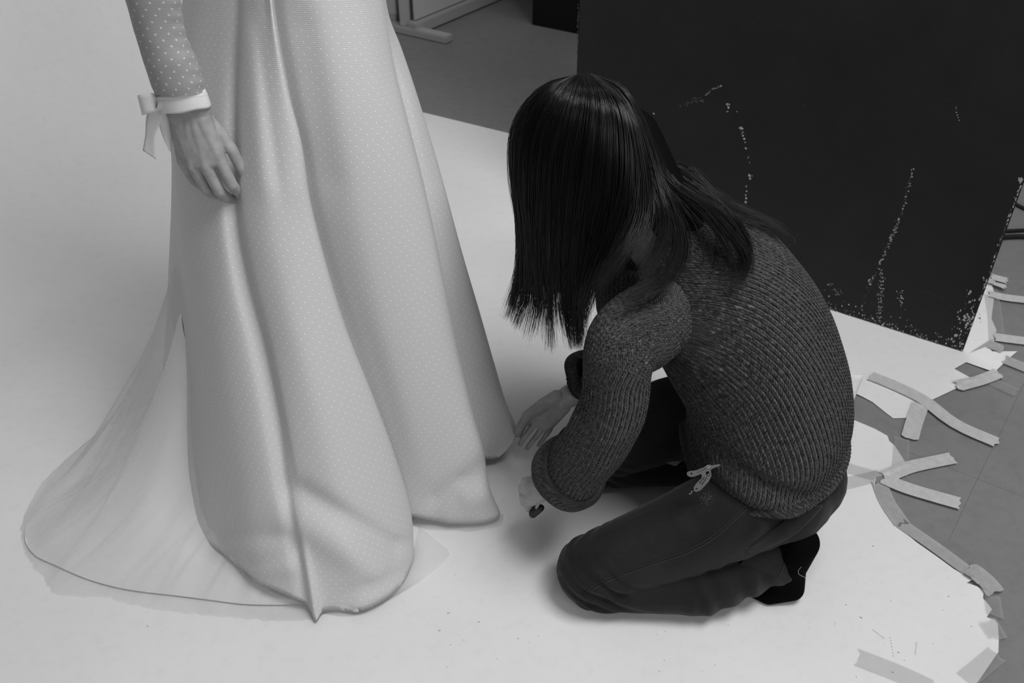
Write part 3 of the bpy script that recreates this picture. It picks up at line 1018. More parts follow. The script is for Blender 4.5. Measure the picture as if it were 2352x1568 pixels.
th = [P(466, 275, 1.488), P(508, 312, 1.484), P(533, 345, 1.478), P(553, 385, 1.480), P(564, 416, 1.486)]
hand_prims += chain(th, [.0165, .0130, .0100, .0088, .0070])
hand_prims.append([(P(466, 275, 1.486), .014), (P(505, 310, 1.482), .012), (P(498, 352, 1.472), .010)])
arm = [wr, P(412, 205, 1.475), P(355, 0, 1.47), P(330, -110, 1.465)]
hand_prims.append([(wl, .0190), (wrr, .0185), (P(402, 205, 1.475), .020), (P(436, 205, 1.475), .0195)])
hand_prims += chain(arm[1:], [.022, .029, .034])
hand = blob(hand_prims, 0.0014, 9)
elb = P(330, -110, 1.465)
ZS = 1.50
sh = np.array([-0.50, 1.56, ZS - 0.07])
BX, BY = -0.385, 1.75
I3 = np.eye(3)
prims = [
    [(elb, .035), (sh, .042)],
    [(sh, .042), ((BX, BY, ZS - 0.04), .06)],
    ('e', (BX, BY, 1.28), (.115, .15, .20), I3), ('e', (BX, BY, 1.10), (.11, .14, .14), I3), ('e', (BX - .01, BY, 0.98), (.12, .16, .13), I3),
    [((BX, BY, ZS - 0.03), .055), ((BX + .03, BY, ZS + 0.08), .05)],
    ('e', (BX + .05, BY, ZS + 0.19), (.095, .075, .115), I3),
    [((BX, BY - .08, .93), .09), ((BX, BY - .08, .50), .06), ], [((BX, BY - .08, .50), .055), ((BX - .02, BY - .08, .11), .036)],
    [((BX, BY + .08, .93), .09), ((BX, BY + .08, .50), .06), ], [((BX, BY + .08, .50), .055), ((BX - .02, BY + .08, .11), .036)],
    [((BX - .03, BY - .08, .09), .036), ((BX + .15, BY - .08, .04), .03)], [((BX - .03, BY + .08, .09), .036), ((BX + .15, BY + .08, .04), .03)],
    [((BX, BY, ZS - 0.06), .06), ((BX - .02, BY + .17, ZS - .08), .048)], [((BX - .02, BY + .17, ZS - .08), .046), ((BX - .05, BY + .2, 1.15), .038)],
    [((BX - .05, BY + .2, 1.15), .038), ((BX + .03, BY + .2, .92), .026)], [((BX + .03, BY + .2, .92), .03), ((BX + .06, BY + .2, .82), .02)],
    [((BX + .142, BY, ZS + .19), .012), ((BX + .155, BY, ZS + .165), .012)],
    [((BX + .135, BY - .025, ZS + .13), .010), ((BX + .135, BY + .025, ZS + .13), .010)],
]
body = blob(prims, 0.009, 6)
bride = link('person', join_meshes([body, hand]), M['skin'], base=(BX, BY, 0))
tag(bride, 'standing person in a long white dotted wedding dress, right arm hanging at the side', 'person')
for pp, nv in (((565, 408, 1.472), (0.55, -0.8, 0.2)),):
    pts_ = sphere_pts() * np.array([.0045, .0016, .0085])
    ax = V3(th[4] - th[3]).normalized()
    yv = V3(nv).normalized()
    yv = (yv - ax * yv.dot(ax)).normalized()
    xv = yv.cross(ax)
    bm = bmesh.new()
    hull_into(bm, pts_)
    me_n = bpy.data.meshes.new('nail')
    bm.to_mesh(me_n)
    bm.free()
    pos = V3(th[4]) - ax * 0.001 + yv * 0.0062
    me_n.transform(Matrix.Translation(pos) @ Matrix((xv, yv, ax)).transposed().to_4x4())
    link('fingernail', me_n, M['nail'], bride)
# hair and eyes of the bride (above the picture)
link('hair', blob([('e', (BX + .02, BY, ZS + .22), (.11, .088, .11), I3), ('e', (BX - .08, BY, ZS + .16), (.05, .05, .05), I3)], 0.006, 4), M['hair_core'], bride)
skirt = link('skirt', skirt_me, M['skirt'], bride)
# bodice above the waist
top_ring = cols[:, 0]
bod = []
ring0 = np.array(cr(top_ring, SUB, closed=True))
angs = np.arctan2(ring0[:, 1] - BY, ring0[:, 0] - BX)
for z_, a_, b_, mx in ((None, 0, 0, 0), (1.20, .125, .155, .75), (1.27, .125, .16, 1), (1.34, .13, .165, 1), (1.40, .115, .165, 1), (1.45, .085, .14, 1), (1.475, .06, .085, 1)):
    if z_ is None:
        bod.append(ring0 + np.array([0, 0, -0.002]))
        continue
    el = np.stack([BX + a_ * np.cos(angs), BY + b_ * np.sin(angs), np.full(len(angs), z_)], 1)
    bod.append(el * mx + (ring0 + np.array([0, 0, z_ - 1.15])) * (1 - mx))
link('bodice', grid_mesh(np.array(bod), True), M['skirt'], bride)

# sleeve
se = [((360, 219), (470, 206), 1.474), ((351, 196), (466, 186), 1.473), ((336, 150), (455, 150), 1.473), ((322, 105), (436, 110), 1.472), ((305, 50), (420, 60), 1.470), ((290, 0), (413, 0), 1.468), ((277, -60), (405, -60), 1.466)]
ctr, rad = [], []
for l_, r_, Y in se:
    a, b = at(*l_, Y), at(*r_, Y)
    ctr.append((a + b) / 2)
    rad.append(np.linalg.norm(b - a) / 2)
ctr += [elb + np.array([0, 0, 0.01]), (elb + sh) / 2, sh]
rad += [.046, .052, .062]
pc = cr(ctr, 8)
pr = cr([(r, 0, 0) for r in rad], 8)[:, 0]
SG = tube_grid(pc, pr, 40)
# keep the sleeve a flat-ish oval, a little rippled along its front edge
for i in range(SG.shape[0]):
    for j in range(40):
        p = SG[i, j]
        n_ = noise.noise(Vector((p[0] * 30, p[1] * 30, p[2] * 30)))
        e = math.sin(p[2] * 2 * math.pi / 0.021) * (1 if p[0] > pc[i][0] + pr[i] * 0.75 else 0.0)
        SG[i, j] += (p - pc[i]) / pr[i] * (n_ * 0.0018 + e * 0.0007)
        SG[i, j, 1] = pc[i][1] + (SG[i, j, 1] - pc[i][1]) * 0.9
        SG[i, j, 2] -= (SG[i, j, 1] - pc[i][1]) * 0.38
sleeve = link('sleeve', grid_mesh(SG, True), M['sleeve'], bride)
# inner cuff seam strip
# ribbon cuff
rb = []
ct, cb = (at(357, 220, 1.474) + at(470, 205, 1.474)) / 2, (at(372, 262, 1.474) + at(484, 243, 1.474)) / 2
rt, rbm = np.linalg.norm(at(357, 220, 1.474) - at(470, 205, 1.474)) / 2, np.linalg.norm(at(372, 262, 1.474) - at(484, 243, 1.474)) / 2
axu = (at(470, 205, 1.474) - at(357, 220, 1.474))
axu /= np.linalg.norm(axu)
ay = np.array([0, 1.0, -0.30])
ay /= np.linalg.norm(ay)
for q in np.linspace(0, 1, 9):
    c_ = ct + (cb - ct) * q
    r_ = rt + (rbm - rt) * q + 0.0008 * math.sin(q * math.pi)
    rb.append([c_ + axu * math.cos(a_) * r_ + ay * math.sin(a_) * r_ * 0.72 + np.array([0, 0, 0.0008 * math.sin(a_ * 5)]) for a_ in np.linspace(0, 2 * math.pi, 64, endpoint=False)])
rb = np.array(rb)
cuff = link('ribbon_cuff', solid(grid_mesh(rb, True), 0.0008), M['ribbon'], sleeve)
st_ring = rb[2] * 0.78 + rb[3] * 0.22
cen_ = st_ring.mean(0)
st_ring = cen_ + (st_ring - cen_) * 1.012
stm = []
for j in range(0, 64):
    a, b = st_ring[j], st_ring[(j + 1) % 64]
    stm.append(tube([a, a + (b - a) * 0.6], 0.00035, 4))
link('stitching', join_meshes(stm), M['satin'], sleeve)
def ribbon(rowsL, rowsR, name, parent, n=30):
    L_, R_ = resample(cr(rowsL, 8), n), resample(cr(rowsR, 8), n)
    Gd = np.array([[L_[i] + (R_[i] - L_[i]) * q for q in np.linspace(0, 1, 6)] for i in range(n)])
    return link(name, solid(grid_mesh(Gd), 0.0006), M['ribbon'], parent)
# bow: loop to the left, knot, two tails
ribbon([at(366, 216, 1.470), at(345, 214, 1.456), at(322, 217, 1.455), at(315, 220, 1.466), at(324, 218, 1.478), at(350, 215, 1.480), at(364, 220, 1.476)],
       [at(366, 258, 1.470), at(352, 259, 1.456), at(334, 263, 1.455), at(326, 265, 1.466), at(334, 262, 1.478), at(356, 257, 1.480), at(366, 256, 1.476)], 'bow_loop', sleeve)
ribbon([at(355, 226, 1.466), at(362, 232, 1.455), at(360, 246, 1.455), at(352, 250, 1.468)], [at(366, 224, 1.462), at(372, 234, 1.452), at(372, 246, 1.452), at(366, 256, 1.466)], 'bow_knot', sleeve)
ribbon([at(352, 240, 1.474), at(338, 262, 1.472), at(334, 310, 1.474), at(328, 345, 1.474)], [at(368, 250, 1.470), at(372, 272, 1.468), at(356, 312, 1.470), at(359, 366, 1.472)], 'bow_tail', sleeve)
ribbon([at(360, 248, 1.476), at(364, 280, 1.477), at(374, 315, 1.478), at(389, 347, 1.479)], [at(378, 246, 1.478), at(392, 275, 1.480), at(396, 310, 1.482), at(394, 351, 1.482)], 'bow_tail', sleeve)

# train lining: satin spread on the floor, rising to the back of the skirt
def fan(outer, inner, prof_pow, ripple, seedz, rows=34, zlift=0.006, bulge=None, wave=0.0):
    k = len(outer)
    O = cr(outer, 8)
    I_ = cr(inner, 8)
    Gd = []
    for i in range(rows):
        s_ = i / (rows - 1)
        row = []
        for j in range(len(O)):
            o_, n_ = O[j], I_[j]
            p = o_ + (n_ - o_) * s_
            p[2] = o_[2] + zlift * min(1, s_ * 8) + (n_[2] - o_[2]) * s_ ** prof_pow
            rp = noise.noise(Vector((j * 0.11, s_ * 1.6, seedz)))
            rp2 = noise.noise(Vector((j * 0.35, s_ * 1.2, seedz + 9)))
            p[2] += max(-p[2] + o_[2] + 0.002, ripple * max(0, rp + 0.35 + 0.5 * rp2) * math.sin(math.pi * min(1, s_ * 1.15 + 0.04)))
            if wave and i == 0:
                w_ = noise.noise(Vector((j * 0.5, 3.1, seedz)))
                p[:2] += (o_ - n_)[:2] / np.linalg.norm((o_ - n_)[:2]) * wave * w_
            row.append(p)
        Gd.append(row)
    return np.array(Gd)
back_in = [(690, 1360, .01), (600, 1300, .01), (540, 1240, .012), (500, 1180, .02)]
lin_out = [gz(x, y, .006) for x, y in ((708, 1388), (640, 1390), (560, 1388), (480, 1378), (400, 1368), (330, 1360), (270, 1350), (200, 1330), (130, 1300), (80, 1275), (58, 1240), (66, 1198), (110, 1158), (180, 1110), (290, 1050), (400, 985), (520, 930))]
lin_in = [gz(730, 1330, .02), gz(690, 1290, .02), gz(650, 1250, .025), gz(600, 1200, .03), gz(560, 1150, .04), np.array([-.58, 1.46, .06]), np.array([-.60, 1.47, .12]), np.array([-.62, 1.50, .20]),
          np.array([-.64, 1.53, .28]), np.array([-.65, 1.56, .33]), np.array([-.655, 1.60, .36]), np.array([-.655, 1.64, .37]), np.array([-.65, 1.68, .37]), np.array([-.64, 1.72, .37]), np.array([-.63, 1.76, .37]), np.array([-.6, 1.80, .36]), np.array([-.55, 1.84, .36])]
lin_in = [p + (np.array([0, 0, 0.07]) if i_ >= 8 else 0) for i_, p in enumerate(lin_in)]
tl = fan(lin_out, lin_in, 2.5, 0.007, 2.0)
link('train_lining', grid_mesh(tl), M['satin'], skirt)
tu_out = [gz(x, y, .004) for x, y in ((722, 1424), (640, 1426), (560, 1420), (480, 1413), (400, 1405), (330, 1394), (240, 1372), (125, 1362), (104, 1330), (70, 1290), (50, 1240), (54, 1195), (92, 1118), (170, 1040), (280, 965), (400, 905), (520, 870))]
tu_in = [p + np.array([-0.012, -0.012, 0.035]) for p in lin_in]
for q in range(5):
    tu_in[q] = lin_in[q] + np.array([0, 0, 0.015])
tt = fan(tu_out, tu_in, 1.75, 0.030, 7.0, 44, zlift=0.017, wave=0.006)
link('train_tulle', grid_mesh(tt), M['tulle'], skirt)
# sheer hem beyond the lining, along the near and front side
def hem_flange(i0, i1, ext_px, name, nrow=8):
    js = range(i0, i1 + 1)
    inner_ = np.array([HEM[j] for j in js])
    outer_ = resample(cr([gz(x, y, 0.003) for x, y in ext_px], 10), len(inner_))
    Gd = []
    for q in np.linspace(0, 1, nrow):
        row = []
        for a in range(len(inner_)):
            top = inner_[a] + np.array([0, 0, 0.02])
            p = top + (outer_[a] - top) * q
            p[2] = 0.0045 + (top[2] - 0.003) * (1 - q) ** 2.2 + 0.004 * max(0, noise.noise(Vector((a * 0.3, q * 2, 1.0)))) * (1 - 0.5 * q)
            row.append(p)
        Gd.append(row)
    link(name, grid_mesh(np.array(Gd)), M['tulle_hem'], skirt)
hem_flange(ci('C0'), ci('R1'), [(742, 1408), (790, 1416), (850, 1408), (905, 1372), (960, 1338), (1010, 1300), (1034, 1270), (1004, 1242), (962, 1208)], 'hem_tulle')
hem_flange(ci('D0'), ci('G'), [(940, 1205), (985, 1216), (1050, 1218), (1075, 1222), (1110, 1216), (1152, 1206), (1158, 1180)], 'hem_tulle')
# lifted far-front hem edge (lighter band held by the fingers)

# ================================================================== kneeling person
KB = (0.42, 1.38, 0)
def sup(th, e):
    c_, s_ = math.cos(th), math.sin(th)
    return math.copysign(abs(c_) ** (2 / e), c_), math.copysign(abs(s_) ** (2 / e), s_)
# ---- jeans
hipn, hipf = np.array([.500, 1.285, .232]), np.array([.500, 1.52, .232])
knn, knf = np.array([.150, 1.215, .082]), np.array([.150, 1.52, .088])
ankn, ankf = np.array([.495, 1.232, .084]), np.array([.53, 1.50, .085])
jp = [
    [(hipn, .102), (hipf, .102), ((.535, 1.33, .265), .085), ((.535, 1.47, .265), .085)],
    [((.52, 1.33, .28), .10), ((.52, 1.46, .28), .10), ((.47, 1.4, .30), .10)],
    [((.540, 1.30, .242), .085), ((.540, 1.50, .242), .085)],
    [(hipn, .098), ((.33, 1.240, .165), .081)], [((.33, 1.240, .165), .081), (knn, .067)],
    [(hipf, .104), ((.33, 1.535, .175), .088)], [((.33, 1.535, .175), .088), (knf, .068)],
    [(knn + np.array([.01, -.008, -.022]), .056), ((.36, 1.195, .062), .058)], [((.36, 1.195, .062), .058), (ankn, .045)],
    [(knf + np.array([.01, 0, -.022]), .058), ((.36, 1.53, .062), .058)], [((.36, 1.53, .062), .058), (ankf, .050)],
]
# folds at the knee and on the lower leg
def fold(px, zs, r):
    pts = [gz(x, y, z) for (x, y), z in zip(px, zs)]
    return chain(pts, [r] * len(pts))
jeans_me = blob(jp, 0.0035, 10)
def jd(c_):
    x, y, z = c_
    d = 0.0022 * noise.noise(Vector((x * 16, y * 16, z * 16)))
    # wrinkles around the knee
    k = math.exp(-((x - 0.17) / 0.055) ** 2) * (1 if z < 0.11 else math.exp(-((z - .11) / .03) ** 2))
    d += k * 0.0042 * math.sin((x * 0.55 + z * 1.0) * 210 + 2 * noise.noise(Vector((x * 20, y * 20, z * 8))))
    # wrinkles behind the knee and down the shin
    k2 = 1 / (1 + math.exp(-(x - 0.36) / 0.03)) * math.exp(-((z - 0.08) / 0.06) ** 2)
    d += k2 * 0.0045 * math.sin(x * 130 + z * 55 + 3 * noise.noise(Vector((x * 14, y * 14, z * 14))))
    # hip crease
    k3 = math.exp(-((x - 0.46) / 0.06) ** 2) * math.exp(-((z - 0.25) / 0.05) ** 2)
    d += k3 * 0.0035 * math.sin((x * 0.9 - z * 0.5) * 120)
    return d
displace(jeans_me, jd)
jb = bvh_of(jeans_me)
# ---- body (inside the clothes) with head and both hands: built below, linked first as the root
HC = at(1325, 345, 1.555)
fwd = np.array([-.72, -.06, -.69])
fwd /= np.linalg.norm(fwd)
lat = np.array([-.06, 1, 0.0])
lat -= fwd * lat.dot(fwd)
lat /= np.linalg.norm(lat)
upv = np.cross(lat, fwd)
if upv[2] < 0:
    upv = -upv
HR = np.stack([fwd, lat, upv], 1)
def hp(f, l, u):
    return HC + fwd * f + lat * l + upv * u
NECKB = np.array([.27, 1.475, .63])
bp = [
    [((.5, 1.34, .27), .09), ((.5, 1.46, .27), .09)], [((.5, 1.4, .3), .1), ((.43, 1.42, .47), .1)], [((.43, 1.42, .47), .1), ((.33, 1.45, .57), .1)],
    [((.29, 1.37, .575), .04), ((.29, 1.57, .575), .04)],
    [(NECKB, .058), (hp(-.045, 0, -.06), .052)],
    ('e', hp(-.01, 0, .02), (.092, .074, .098), HR), ('e', hp(.02, 0, -.045), (.07, .06, .075), HR),
    [(hp(.085, 0, .012), .010), (hp(.106, 0, -.02), .0115)], [(hp(.09, -.014, -.024), .008), (hp(.09, .014, -.024), .008)],
    [(hp(.083, -.016, -.055), .008), (hp(.083, .016, -.055), .008)], [(hp(.076, 0, -.095), .016), (hp(.05, 0, -.09), .03)],
    [(hp(.074, -.032, .032), .011), (hp(.074, .032, .032), .011)],
    ('e', hp(-.01, .078, -.01), (.022, .008, .03), HR), ('e', hp(-.01, -.078, -.01), (.022, .008, .03), HR),
    [((.5, 1.29, .22), .08), ((.16, 1.22, .09), .05)], [((.5, 1.52, .22), .08), ((.16, 1.52, .09), .05)],
    [((.16, 1.22, .065), .04), ((.5, 1.235, .085), .034)], [((.16, 1.52, .065), .04), ((.5, 1.51, .085), .034)],
]
nsh = np.array([.228, 1.332, .595])
fsh = np.array([.235, 1.62, .59])
nel = at(1392, 990, 1.255)
nwr = at(1268, 1112, 1.335)
fel = at(1440, 800, 1.72)
fcf = at(1345, 880, 1.60)
bp += [[(nsh, .036), (nel, .034)], [(fsh, .036), (fel, .034)]]
bodym = blob(bp, 0.006, 6)
# far hand: palm turned to the camera, thumb and forefinger pinch the hem
q = lambda x, y, Y: at(x, y, Y)
fw = q(1288, 921, 1.618)
fh = []
fh += chain([fel, q(1345, 893, 1.648), q(1310, 908, 1.628), fw], [.036, .030, .0255, .0215])
fh.append([(q(1278, 911, 1.615), .0155), (q(1296, 934, 1.615), .015), (q(1240, 935, 1.593), .0150), (q(1262, 972, 1.593), .0135)])
fh.append([(q(1240, 938, 1.593), .0150), (q(1222, 958, 1.588), .0125), (q(1252, 980, 1.588), .0115), (q(1270, 950, 1.598), .014)])
# thenar + thumb
fh += chain([q(1262, 925, 1.603), q(1236, 938, 1.585), q(1212, 953, 1.572), q(1197, 976, 1.573), q(1188, 993, 1.580)], [.0130, .0140, .0110, .0088, .0064])
fg = [
    ([(1222, 955, 1.590), (1203, 978, 1.595), (1194, 996, 1.590), (1190, 1000, 1.584)], 1.0),
    ([(1232, 968, 1.586), (1212, 994, 1.580), (1200, 1010, 1.578), (1195, 1020, 1.580)], 1.0),
    ([(1248, 979, 1.586), (1231, 1003, 1.580), (1218, 1019, 1.580), (1211, 1029, 1.584)], 0.97),
    ([(1263, 984, 1.588), (1252, 1002, 1.584), (1244, 1013, 1.585), (1237, 1022, 1.588)], 0.86),
]
for pl, s_ in fg:
    fh += chain([q(*p) for p in pl], [.0082 * s_, .0065 * s_, .0060 * s_, .0052 * s_])
farhand = blob(fh, 0.0011, 4)
# near hand: loose fist coming out of the rolled cuff
nh = []
nh += chain([nel, q(1310, 1085, 1.30), nwr], [.036, .028, .022])
nh.append([(q(1262, 1105, 1.335), .018), (q(1255, 1128, 1.335), .017), (q(1212, 1112, 1.345), .014), (q(1214, 1150, 1.345), .013)])
kp = [((1208, 1106), 1.352), ((1201, 1120), 1.345), ((1203, 1138), 1.340), ((1212, 1152), 1.338)]
for i, ((x, y), Y) in enumerate(kp):
    s_ = (1, 1, .96, .86)[i]
    nh += chain([q(x + 18, y - 2, Y), q(x, y, Y), q(x + 2, y + 16, Y + .020), q(x + 18, y + 17, Y + .026), q(x + 24, y + 8, Y + .018)], [.0105 * s_, .0100 * s_, .0090 * s_, .0080 * s_, .0068 * s_])
nh += chain([q(1250, 1100, 1.345), q(1228, 1112, 1.362), q(1222, 1132, 1.372), q(1232, 1146, 1.374)], [.014, .011, .0092, .0075])
nearhand = blob(nh, 0.0016, 4)
kneel = link('person', join_meshes([bodym, farhand, nearhand]), M['skin'], base=KB)
tag(kneel, 'kneeling person with long black hair in grey knit sweater pinching the dress hem', 'person')
for sgn in (-1, 1):
    bm = bmesh.new()
    hull_into(bm, sphere_pts() * 0.012 + hp(.072, sgn * .032, .012))
    me = bpy.data.meshes.new('eye')
    bm.to_mesh(me)
    bm.free()
    link('eye', me, M['eye'], kneel)
link('lips', blob([[(hp(.0885, -.014, -.053), .0055), (hp(.0905, .014, -.053), .0055)], [(hp(.0885, -.012, -.061), .0055), (hp(.0885, .012, -.061), .0055)]], 0.002, 2), M['lip'], kneel)
jeans = link('jeans', jeans_me, M['denim'], kneel)

# seams and pockets on the jeans
def seam(px, r, mt, name='seam', n=60, lift=0.0004):
    p = on_surface(jb, px, n, lift)
    if len(p) < 4:
        return
    # drop jumps
    keep = [p[0]]
    for x in p[1:]:
        if np.linalg.norm(x - keep[-1]) < 0.05:
            keep.append(x)
    if len(keep) > 3:
        link(name, tube(np.array(keep), r, 6), mt, jeans)
seam([(1340, 1365), (1362, 1345), (1420, 1318), (1500, 1290), (1580, 1262), (1640, 1228), (1680, 1192), (1712, 1162), (1740, 1140)], 0.0014, M['denim_seam'])
seam([(1344, 1370), (1366, 1351), (1424, 1324), (1504, 1296), (1584, 1268), (1644, 1234), (1684, 1198), (1716, 1168)], 0.0008, M['denim_worn'], 'seam_stitching')
seam([(1850, 1112), (1880, 1110), (1905, 1102), (1922, 1092)], 0.0014, M['denim_seam'], 'yoke_seam')
seam([(1848, 1119), (1880, 1117), (1905, 1109), (1921, 1099)], 0.0008, M['denim_worn'], 'yoke_stitching')
seam([(1885, 1065), (1908, 1064), (1930, 1052)], 0.0012, M['denim_seam'], 'waistband_seam')
seam([(1832, 1168), (1860, 1166), (1888, 1160)], 0.0022, M['denim_worn'], 'pocket_edge')
seam([(1832, 1168), (1818, 1186), (1790, 1212), (1770, 1228), (1738, 1248), (1712, 1262)], 0.0016, M['denim_worn'], 'pocket_edge')
seam([(1712, 1262), (1722, 1266), (1760, 1248), (1800, 1226), (1850, 1192)], 0.0012, M['denim_worn'], 'pocket_edge')
seam([(1838, 1175), (1822, 1192), (1796, 1216), (1776, 1232), (1744, 1250)], 0.0008, M['denim_seam'], 'pocket_edge')
pk_t = on_surface(jb, [(1834, 1169), (1862, 1166), (1886, 1162)], 14, 0.0016)
pk_b = on_surface(jb, [(1714, 1262), (1760, 1246), (1846, 1196)], 14, 0.0016)
rows_ = []
for t in np.linspace(0, 1, 16):
    a, b = np.array([1834, 1169]) * (1 - t) + np.array([1714, 1261]) * t, np.array([1888, 1161]) * (1 - t) + np.array([1722, 1267]) * t + np.array([14, 14]) * math.sin(t * math.pi)
    r_ = [hit(jb, *(a + (b - a) * s_), 0.0014 + 0.0012 * noise.noise(Vector((t * 9, s_ * 3, 0)))) for s_ in np.linspace(0, 1, 10)]
    if all(x is not None for x in r_):
        rows_.append(r_)
if len(rows_) > 4:
    link('back_pocket', solid(grid_mesh(np.array(rows_)), 0.0012), M['denim'], jeans)
# jeans leg hem near the ankle
hem_c = np.array([.510, 1.240, .096])
def ring_at(c_, ax_, ra, rb_, n=40):
    ax_ = np.asarray(ax_, float)
    ax_ /= np.linalg.norm(ax_)
    a_ = np.cross(ax_, (0, 0, 1.0))
    a_ /= np.linalg.norm(a_)
    b_ = np.cross(a_, ax_)
    return np.array([c_ + a_ * math.cos(t) * ra + b_ * math.sin(t) * rb_ for t in np.linspace(0, 2 * math.pi, n, endpoint=False)])
axl = np.array([1, 0.12, -0.42])
cuffG = []
for s_, r_ in ((-.085, .034), (-.06, .046), (-.04, .0475), (-.02, .0505), (0.0, .0485), (.012, .0505), (.016, .0500), (.015, .0465), (-.03, .043)):
    c_ = hem_c + axl * s_
    rr = ring_at(c_, axl, r_ * 1.02, r_ * 1.12)
    for j in range(len(rr)):
        d = noise.noise(Vector((rr[j][0] * 40, rr[j][1] * 30, rr[j][2] * 30)))
        rr[j] += (rr[j] - c_) / r_ * d * 0.0025
    cuffG.append(rr)
lc = link('leg_cuff', grid_mesh(np.array(cuffG), True), M['denim'], jeans)
rr = np.array(cuffG[3])
rr = rr.mean(0) + (rr - rr.mean(0)) * 1.012
link('cuff_stitching', tube(np.vstack([rr, rr[:1]]), 0.0009, 6, False), M['denim_worn'], jeans)
# worn patch marks on knee and thigh
def speck(px, py, spread, count, mt, name):
    ms = []
    for _ in range(count):
        p = hit(jb, px + rnd.gauss(0, spread), py + rnd.gauss(0, spread), 0.0003)
        if p is None:
            continue
        d = np.array([rnd.gauss(0, 1), rnd.gauss(0, 1), rnd.gauss(0, 1)])
        ms.append(tube([p, p + d / np.linalg.norm(d) * 0.0012], 0.0003, 3))
    o = link(name, join_meshes(ms), mt, jeans)
    o['kind'] = 'stuff'
speck(1623, 1145, 9, 110, M['wood_tag'], 'lint')
speck(1278, 1318, 6, 90, M['wood_tag'], 'lint')

# ---- socks
def foot(heel, ball1, ball2, ank, toe1, toe2, r=1.0):
    return blob([
        [(ank, .036), (heel, .033)], [(heel, .033), (heel + np.array([-.004, .002, -.03]), .032)],
        [(heel, .033), ((ball1 + ball2) / 2 + np.array([.005, .002, .052]), .031)],
        [((ball1 + ball2) / 2 + np.array([.005, .002, .052]), .031), (ball1, .027), (ball2, .025)],
        [(ball1, .027), (ball2, .025), (toe1, .016), (toe2, .014)],
        [(ank, .036), ((ball1 + ball2) / 2 + np.array([-.03, 0, .035]), .026)],
    ], 0.003, 8)
hl, ba, bb = gz(1849, 1246, .168), gz(1778, 1338, .029), gz(1818, 1350, .029)
sock = link('sock', foot(hl + np.array([-.006, 0, 0]), ba, bb, np.array([.52, 1.243, .11]), ba + np.array([-.05, .0, -.012]), bb + np.array([-.045, -.012, -.014])), M['sock'], kneel)
off = np.array([0.0, .29, 0])
link('sock', foot(hl + off, ba + off, bb + off, np.array([.52, 1.51, .11]), ba + off + np.array([-.05, 0, -.012]), bb + off + np.array([-.045, 0, -.014])), M['sock'], kneel)

# ---- sweater torso
RIBW = 0.0092
def ribbed(Gx, u0, depth=0.0022):
    cx0 = Gx.mean(1)
    du = np.linalg.norm(np.diff(Gx, axis=1), axis=2)
    U = np.concatenate([np.zeros((Gx.shape[0], 1)), np.cumsum(du, axis=1)], 1)
    U -= U[:, u0:u0 + 1]
    s_ = np.abs(((U / RIBW + 200) % 1) - 0.5) * 2
    v = Gx - cx0[:, None, :]
    v /= np.linalg.norm(v, axis=2)[:, :, None] + 1e-9
    return Gx - v * (depth * s_ ** 2.5)[:, :, None]
ST = [  # cx, cz, tilt, front-back, lateral, y
    (.478, .243, 14, .128, .170, 1.395),
    (.478, .252, 14, .140, .186, 1.395),
    (.480, .285, 16, .148, .196, 1.395),
    (.480, .335, 20, .150, .200, 1.40),
    (.468, .395, 27, .152, .198, 1.41),
    (.436, .462, 35, .153, .193, 1.42),
    (.388, .527, 43, .150, .190, 1.435),
    (.335, .578, 50, .132, .186, 1.455),
    (.292, .612, 55, .104, .160, 1.47),
    (.262, .636, 58, .078, .105, 1.475),
    (.245, .655, 58, .066, .075, 1.48),
]
stn = cr([np.array(s_) for s_ in ST], 12, alpha=0.5)
NA = 720
tor = []
for cx_, cz_, tl_, a_, b_, y_ in stn:
    t_ = math.radians(tl_)
    fx = np.array([math.cos(t_), 0, math.sin(t_)])     # towards the back
    ring = []
    for j in range(NA):
        th_ = 2 * math.pi * j / NA + math.pi            # seam at the belly
        c_, s_ = sup(th_, 2.25)
        ring.append(np.array([cx_, y_, cz_]) + fx * a_ * c_ + np.array([0, 1, 0]) * b_ * s_)
    tor.append(ring)
tor = np.array(tor)
cenr = tor.mean(1)
for i in range(tor.shape[0]):
    for j in range(NA):
        p = tor[i, j]
        n_ = noise.noise(Vector((p[0] * 7, p[1] * 7, p[2] * 9)))
        d = 0.008 * n_
        # soft horizontal fold over the hip and one below the armpit, hem slightly drawn in
        near = max(0, (1.40 - p[1]) / 0.2)
        d += -0.014 * near * math.exp(-((p[2] - 0.325 + (p[0] - .45) * .35) / 0.016) ** 2) * math.exp(-((p[0] - .42) / .08) ** 2)
        d += 0.010 * near * math.exp(-((p[2] - 0.285 + (p[0] - .45) * .35) / 0.02) ** 2)
        d += -0.012 * near * math.exp(-((p[2] - 0.50 - (p[0] - .33) * 0.7) / 0.014) ** 2) * math.exp(-((p[0] - .30) / .05) ** 2)
        v = p - cenr[i]
        tor[i, j] = p + v / (np.linalg.norm(v) + 1e-9) * d
tor0 = tor.copy()
tor = ribbed(tor, NA // 2)
tor_me = grid_mesh(tor, True, u0=NA // 2, src=tor0)
TB = bvh_of(grid_mesh(tor0[:, ::4], True))
sweater = link('sweater', tor_me, M['knit'], kneel)
